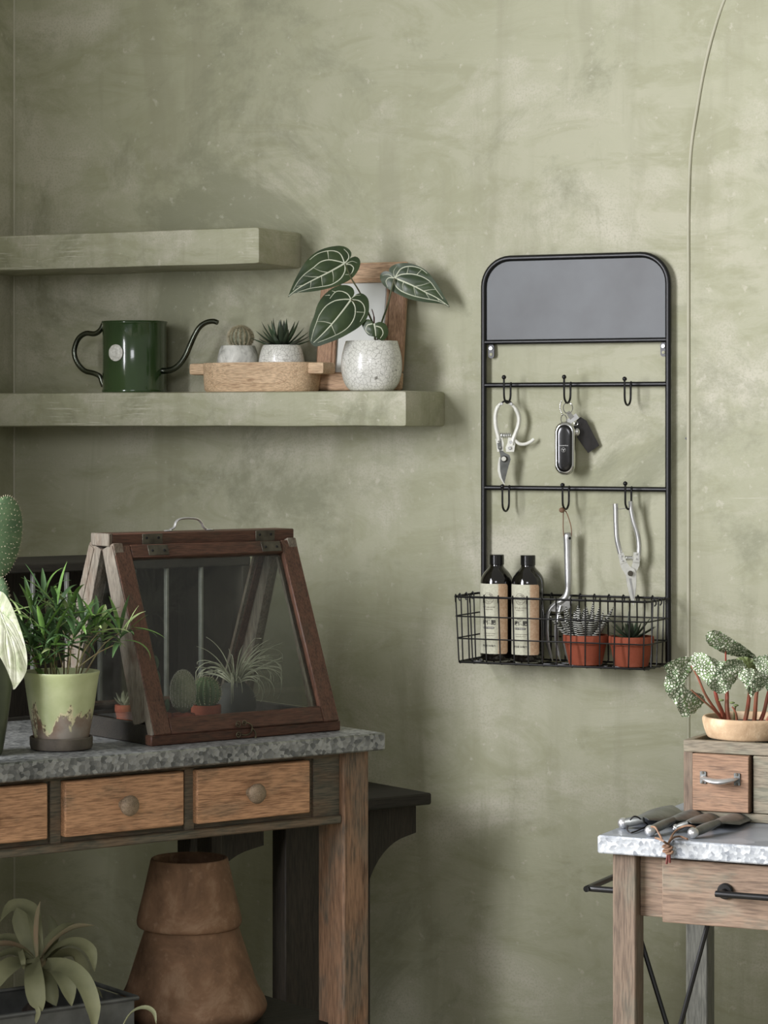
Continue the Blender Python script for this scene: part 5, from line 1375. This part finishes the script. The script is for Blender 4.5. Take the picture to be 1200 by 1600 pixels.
G().box(lx1_, LW - .06, .030, .046, zb, za, .0015).build('apron', M['w_cart'], ct.o)
G().box(lx0_ + .004, lx0_ + .020, .047, .315, zb, za, .0015).build('side_apron', M['w_cart'], ct.o)
G().box(lx1_, LW - .06, .325, .340, zb, za, .0015).build('back_apron', M['w_cart'], ct.o)
dx0 = qx(1035, 1400, .018).x; zd0_ = qx(1035, 1440.5, .018).z
dr = G().box(dx0, LW - .075, .016, .031, zd0_, ZT2 - tk - .004, .0015).build('drawer_front', M['w_cart'], ct.o)
hx = qx(1128, 1396, .0).x; hz = qx(1128, 1395, .0).z
for x_ in (hx, hx + .22):
    G().disc((x_, .0135, hz), (0, -1, 0), .0105, .006, 20).build('handle_flange', M['black'], dr)
G().tube(cr([(hx, .014, hz), (hx, .0, hz), (hx + .004, -.008, hz), (hx + .012, -.011, hz), (hx + .208, -.011, hz), (hx + .216, -.008, hz), (hx + .22, .0, hz), (hx + .22, .014, hz)], 3), .0042, 10).build('drawer_handle', M['black'], dr)
# towel bar along the left side
zr = qx(930, 1388, .04).z; xo = -.0005
xr0 = ct.to(ony(924, 1388, cr0.y + .05)).x
G().tube(cr([(lx0_ + .001, .036, zr), (xr0 + .012, .036, zr), (xr0 + .002, .038, zr), (xr0, .050, zr), (xr0, .28, zr), (xr0 + .003, .292, zr), (xr0 + .012, .295, zr), (lx0_ + .005, .295, zr)], 3), .0042, 10).build('towel_bar', M['black'], ct.o)
# crossed rods between the legs
for a, b, y_ in (((1008, 1490), (1060, 1660), .060), ((1107, 1440), (1046, 1665), .054)):
    P, Q = qx(*a, y_), qx(*b, y_)
    dd = (Q - P).normalized(); P2 = P - dd * (.03 if a[0] < 1050 else .0); Q2 = P + dd * (Q - P).length * 1.15
    G().tube([P2, Q2], .0034, 8).build('brace_rod', M['black'], ct.o)

# wooden drawer box
yb_ = .195
pb_ = ony(1068, 1278, cr0.y + yb_)
bx_ = T('drawer_box', 'small weathered wooden drawer box standing on the zinc topped side table', 'box', (pb_.x, pb_.y, ZT2 + .0006), 0)
def kx(px, py, y=0): return bx_.to(ony(px, py, pb_.y + y))
Wb = .30; Hb = kx(1075, 1156).z; Db_ = .135
r1 = kx(1100, 1176).z; r0 = kx(1150, 1269).z
GB, OB = M['w_boxg'], M['w_boxo']
xp = kx(1083, 1220).x
G().box(0, xp, 0, .012, 0, r1, .001).build('front_post', M['w_cartz'], bx_.o)
G().box(0, Wb, -.0005, .012, r1, Hb, .001).build('top_rail', GB, bx_.o)
G().box(xp, Wb, 0, .012, 0, r0 - .001, .001).build('bottom_rail', GB, bx_.o)
G().box(0, .010, .012, Db_ - .01, 0, Hb, .001).build('side_board', GB, bx_.o)
G().box(Wb - .010, Wb, .012, Db_ - .01, 0, Hb, .001).build('side_board', GB, bx_.o)
G().box(0, Wb, Db_ - .01, Db_, 0, Hb, .001).build('back_board', GB, bx_.o)
G().box(.01, Wb - .01, .012, Db_ - .01, Hb - .014, Hb - .006, .001).build('top_board', M['w_dark'], bx_.o)
x1_ = kx(1172, 1220).x
d1 = G().box(xp + .001, x1_, -.006, .011, r0, r1 - .001, .001).build('drawer', OB, bx_.o)
G().box(x1_ + .004, x1_ + .11, .001, .011, r0, r1 - .001, .001).build('drawer', GB, bx_.o)
G().box(x1_ + .114, Wb - .011, .001, .011, r0, r1 - .001, .001).build('drawer', GB, bx_.o)
hz_ = (kx(1120, 1217, -.006).z); h0, h1 = kx(1099, 1217, -.006).x, kx(1152, 1217, -.006).x
hs = cr([(h0, -.007, hz_ + .002), (h0 + .004, -.014, hz_ + .001), (h0 + .014, -.020, hz_ - .001), ((h0 + h1) / 2, -.021, hz_ - .002), (h1 - .014, -.020, hz_ - .001), (h1 - .004, -.014, hz_ + .001), (h1, -.007, hz_ + .002)], 4); m_ = len(hs)
hd = G().tube(hs, [.0034 + .0032 * sin(pi * i / (m_ - 1)) for i in range(m_)], 10, flat=(1, .6)).build('pull_handle', M['steel'], d1)
for x_ in (h0, h1):
    G().beam((x_, -.0068, hz_ + .001), (.0045, 0, 0), (0, .0012, 0), (0, 0, .0085), .0006).build('handle_plate', M['tray'], hd)
    for dz in (-.0055, .0075): G().disc((x_, -.0085, hz_ + dz), (0, -1, 0), .0018, .001, 10).build('screw', M['hinge'], hd)

# clay bowl with begonia on the box
pz = ZT2 + .0006 + Hb + .0003
qb = ony(1172, 1160, pb_.y + .066)
t = T('begonia', 'begonia with bumpy silver green leaves and red stems in a shallow clay bowl', 'plant', (qb.x, qb.y, pz), TH)
Zb = (Vector(qb) - CAM).dot(FV); k = Zb / F
RB = 74 * k
G().lathe([(a.x, a.y) for a in cr([(x, z, 0) for x, z in ((RB * .86, 0), (RB * .9, .002), (RB * .96, .012), (RB, .024), (RB * .985, .0285), (RB * .94, .0295), (RB * .9, .027), (RB * .88, .018))], 3)], n=56, wob=.012).build('bowl', M['tan_bowl'], t.o, angle=60)
G().lathe([(RB * .9, .0185), (RB * .5, .021), (0, .022)], n=28, wob=.05).build('soil', M['soil'], t.o)
def bump_leaf(outline, center, Zoff, tilt, cup, edge=.004, nm='leaf', lobes=9, mat='begonia', ph=0, veins=(), curl=None):
    O = resample([(a, b, 0) for a, b in cr_open2(outline)], 72); Cc = Vector((*center, 0)); size = max((p - Cc).length for p in O); rings = 14; vs = []
    def pos(p, r_, kk):
        u = (p - Cc) / size
        d = tilt[0] * u.x + tilt[1] * u.y + cup * (u.x ** 2 + u.y ** 2) + edge * r_ ** 2 * sin(kk / 72 * 2 * pi * lobes + ph) + .0016 * noise.noise(Vector((p.x, p.y, 0)) * .09) + .0012 * noise.noise(Vector((p.x, p.y, 0)) * .23)
        if curl: d += curl(u)
        return t.L(p.x, p.y, Zb + Zoff + d)
    vs.append(pos(Cc, 0, 0))
    for j in range(1, rings + 1):
        for i, p in enumerate(O): vs.append(pos(Cc + (p - Cc) * (j / rings) * (1 + .03 * (j / rings) * sin(i * 1.9)), j / rings, i))
    fs = [[0, 1 + i, 1 + (i + 1) % 72] for i in range(72)]
    for j in range(rings - 1):
        for i in range(72): fs.append([1 + j * 72 + i, 1 + (j + 1) * 72 + i, 1 + (j + 1) * 72 + (i + 1) % 72, 1 + j * 72 + (i + 1) % 72])
    return G().add(vs, fs).build(nm, M[mat], t.o, angle=80)
# hanging leaf at the left
bump_leaf([(1078, 1034), (1062, 1033), (1046, 1046), (1038, 1066), (1042, 1084), (1054, 1098), (1061, 1112), (1068, 1121), (1080, 1117), (1092, 1108), (1102, 1094), (1095, 1084), (1082, 1082), (1070, 1072), (1072, 1060), (1082, 1048)], (1062, 1074), -.03, (.015, -.012), .015)
bump_leaf([(1037, 1041), (1050, 1032), (1072, 1026), (1078, 1034), (1062, 1040), (1046, 1050), (1040, 1048)], (1056, 1038), -.02, (.01, .01), .0, edge=.001)
# middle ruffled leaf
bump_leaf([(1078, 1030), (1084, 1021), (1098, 1020), (1112, 1027), (1128, 1034), (1142, 1030), (1160, 1032), (1165, 1044), (1156, 1058), (1146, 1068), (1138, 1080), (1126, 1084), (1112, 1078), (1102, 1066), (1092, 1056), (1082, 1044)], (1122, 1050), -.028, (.008, -.02), .018, edge=.006, lobes=6)
# leaf high up, seen nearly edge on
bump_leaf([(1103, 997), (1105, 988), (1114, 985), (1126, 987), (1140, 996), (1154, 1004), (1168, 1014), (1180, 1024), (1186, 1032), (1172, 1028), (1152, 1026), (1134, 1022), (1118, 1014), (1106, 1006)], (1138, 1007), -.004, (.02, .03), .01, edge=.003)
# right-hand leaves
bump_leaf([(1156, 1050), (1166, 1044), (1180, 1046), (1192, 1056), (1196, 1068), (1190, 1078), (1180, 1082), (1174, 1090), (1168, 1080), (1160, 1066), (1153, 1058)], (1174, 1064), -.035, (.006, -.015), .015, edge=.003)
bump_leaf([(1176, 1030), (1192, 1024), (1215, 1022), (1240, 1036), (1252, 1060), (1240, 1078), (1215, 1086), (1198, 1078), (1190, 1060), (1182, 1044)], (1212, 1054), -.01, (.01, -.02), .02, edge=.004)
bump_leaf([(1150, 1030), (1165, 1026), (1182, 1034), (1190, 1046), (1178, 1050), (1160, 1044)], (1170, 1040), .01, (.0, .015), .01, edge=.002, mat='begonia_back')
bump_leaf([(1225, 1000), (1245, 985), (1275, 990), (1290, 1015), (1270, 1035), (1240, 1035), (1222, 1020)], (1252, 1012), .02, (.01, .01), .02, edge=.004)
def bst(pts, r=.0026, m='begonia_stem'):
    P = cr([t.L(a, b, Zb + d) for a, b, d in pts], 5); m_ = len(P)
    G().tube(P, [r * (1 - .35 * i / m_) for i in range(m_)], 8).build('stem', M[m], t.o)
for pts, r in (([(1137, 1132, 0), (1120, 1112, -.01), (1102, 1085, -.02), (1090, 1057, -.02), (1080, 1040, -.02)], .0022), ([(1134, 1130, -.005), (1118, 1112, -.02), (1098, 1094, -.03), (1080, 1078, -.035)], .0018),
               ([(1136, 1132, -.005), (1128, 1112, -.01), (1120, 1092, -.015), (1116, 1070, -.015)], .0034), ([(1140, 1132, -.008), (1136, 1108, -.01), (1136, 1085, -.01), (1134, 1060, -.012)], .0036),
               ([(1140, 1130, .01), (1136, 1080, .01), (1134, 1030, .006), (1134, 1008, .0)], .0016), ([(1163, 1132, 0), (1168, 1108, -.005), (1171, 1085, -.01), (1174, 1065, -.02)], .0034), ([(1178, 1132, 0), (1180, 1110, -.01), (1182, 1085, -.015), (1186, 1062, -.015)], .0034),
               ([(1186, 1132, 0), (1194, 1112, 0), (1200, 1085, 0), (1208, 1060, -.005)], .0032), ([(1152, 1132, -.01), (1150, 1115, -.02), (1144, 1104, -.02)], .0018), ([(1195, 1134, -.01), (1204, 1116, -.015), (1220, 1090, -.01), (1240, 1020, .01)], .0028)):
    bst(pts, r)
bst([(1146, 1128, .0), (1148, 1110, .0), (1150, 1100, .0)], .0018, 'stem')
for a, b in ((1144, 1098), (1150, 1102), (1127, 1094)): G().ball(t.L(a, b, Zb - .02), .004, 10, 6, sz=.4).build('bud_leaf', M['begonia_back'], t.o)

# ------------------------------------------------------------------ hand trowels
ZQ = ZT2 + .0008
def trowel(label, hp, bp, blade, bw, sgn=-1, r=.0068):
    """hp: ball end of the handle, bp: where the blade starts, blade: tip (picture points at table height)"""
    A = onz(*hp, ZQ + r); B = onz(*bp, ZQ + .013); Cc = onz(*blade, ZQ + .004)
    t = T('hand_trowel', label, 'trowel', (A.x, A.y, ZQ), 0, None)
    a, b, c = t.to(A), t.to(B), t.to(Cc)
    d = (b - a).normalized(); P = [a + d * (b - a).length * u for u in (0, .04, .15, .4, .7, .9, 1)]
    h = G().tube(P, [r * .82, r * .95, r * .9, r * .95, r * .85, r * .7, r * .62], 14).build('handle', M['blade'], t.o)
    G().ball(a, r * 1.12, 16, 12).build('handle_end', M['steel'], h)
    dd = (c - b); L_ = dd.length; dd.normalize(); sd = dd.cross(Vector((0, 0, 1))).normalized(); up = sd.cross(dd)
    n1, n2 = 16, 9; vs = []
    for i in range(n1 + 1):
        u = i / n1; w = bw * (min(1, .25 + u * 3.2) if u < .6 else max(.12, sqrt(max(0, 1 - ((u - .6) / .4) ** 2.2)))); 
        for j in range(n2):
            v = (j / (n2 - 1) - .5) * 2
            vs.append(b + dd * (u * L_) + sd * (v * w) + up * ((v * v) * w * .42 * sgn - .001 * sgn + .003 * sin(u * pi)))
    mn = min(v.z for v in vs)
    if mn < .0004: vs = [v + Vector((0, 0, .0004 - mn)) for v in vs]
    lo = [v - Vector((0, 0, -.0012)) for v in vs]; m = len(vs); fs = []
    for o_ in (0, m):
        for i in range(n1):
            for j in range(n2 - 1): fs.append([o_ + i * n2 + j, o_ + i * n2 + j + 1, o_ + (i + 1) * n2 + j + 1, o_ + (i + 1) * n2 + j])
    bd = [j for j in range(n2)] + [i * n2 + n2 - 1 for i in range(1, n1 + 1)] + [n1 * n2 + j for j in range(n2 - 2, -1, -1)] + [i * n2 for i in range(n1 - 1, 0, -1)]
    for i in range(len(bd)): fs.append([bd[i], bd[(i + 1) % len(bd)], m + bd[(i + 1) % len(bd)], m + bd[i]])
    G().add(vs + lo, fs).build('blade', M['blade'], t.o, angle=60)
    return t, a, d
t1, a1, d1_ = trowel('steel hand trowel nearest the left end of the side table, broad blade', (974, 1286), (1006, 1281), (1050, 1262), .026)
G().tube(cr([t1.to(onz(a, b, ZQ + h)) for a, b, h in ((985, 1281, .014), (990, 1276, .020), (997, 1277, .018), (1004, 1283, .01), (1012, 1289, .003), (1000, 1296, .0015), (986, 1301, .0015), (980, 1296, .003), (981, 1290, .008))], 4), .0011, 6).build('cord', M['leather_dark'], t1.o)
t2, a2, d2_ = trowel('steel hand trowel in the middle of the three on the side table', (1016, 1298), (1052, 1281), (1108, 1262), .019)
t3, a3, d3_ = trowel('steel hand trowel lowest and rightmost of the three on the side table', (1083, 1301.5), (1122, 1285), (1168, 1271), .020)
t4, a4, d4_ = trowel('small steel scoop with its end showing between the two right trowels', (1056, 1294), (1076, 1286), (1118, 1272), .015, r=.005)
# tan cord knotted over the table edge
kp = onz(1043, 1314, ZT2 + .001)
tk_ = T('leather_cord', 'tan leather cord tying two trowels, its knot hanging over the zinc edge', 'cord', (kp.x, cr0.y - .004, ZT2 - .03), 0)
def ky(px, py, y=-.0045): return tk_.to(ony(px, py, cr0.y + y))
def kz(px, py, h): return tk_.to(onz(px, py, ZQ + h))
for pts in (([kz(1018, 1292, .016), kz(1024, 1293, .017), kz(1031, 1305, .008), kz(1036, 1314, .004), ky(1041, 1317), ky(1043, 1322)]), ([kz(1086, 1292, .016), kz(1078, 1290, .018), kz(1066, 1292, .014), kz(1054, 1300, .008), kz(1048, 1310, .004), ky(1044.5, 1317), ky(1043.5, 1322)]),
            ([kz(1024, 1309, .0022), kz(1030, 1311, .0022), kz(1036, 1314, .003), ky(1041, 1318)]), ([kz(1074, 1311, .002), kz(1062, 1307, .002), kz(1052, 1309, .0025), ky(1045, 1317)])):
    G().tube(cr(pts, 4), .0014, 6).build('strand', M['leather'], tk_.o)
for i, (a, b) in enumerate(((1041, 1322), (1045, 1325), (1041.5, 1329), (1046, 1332))):
    c = ky(a, b, -.0042); rr = .0034
    G().tube([c + Vector((cos(q) * rr * 1.3, sin(q) * .0018, sin(q + .5) * rr * .5)) for q in [j * pi / 8 for j in range(16)]], .0015, 6, closed=True).build('knot_turn', M['leather'], tk_.o)
for a0, b0, a1_, b1_ in ((1044, 1331, 1041.5, 1350), (1046, 1331, 1046.5, 1348)):
    G().tube([ky(a0, b0), ky((a0 + a1_) / 2, (b0 + b1_) / 2), ky(a1_, b1_)], .0016, 6).build('cord_end', M['leather_red'], tk_.o)
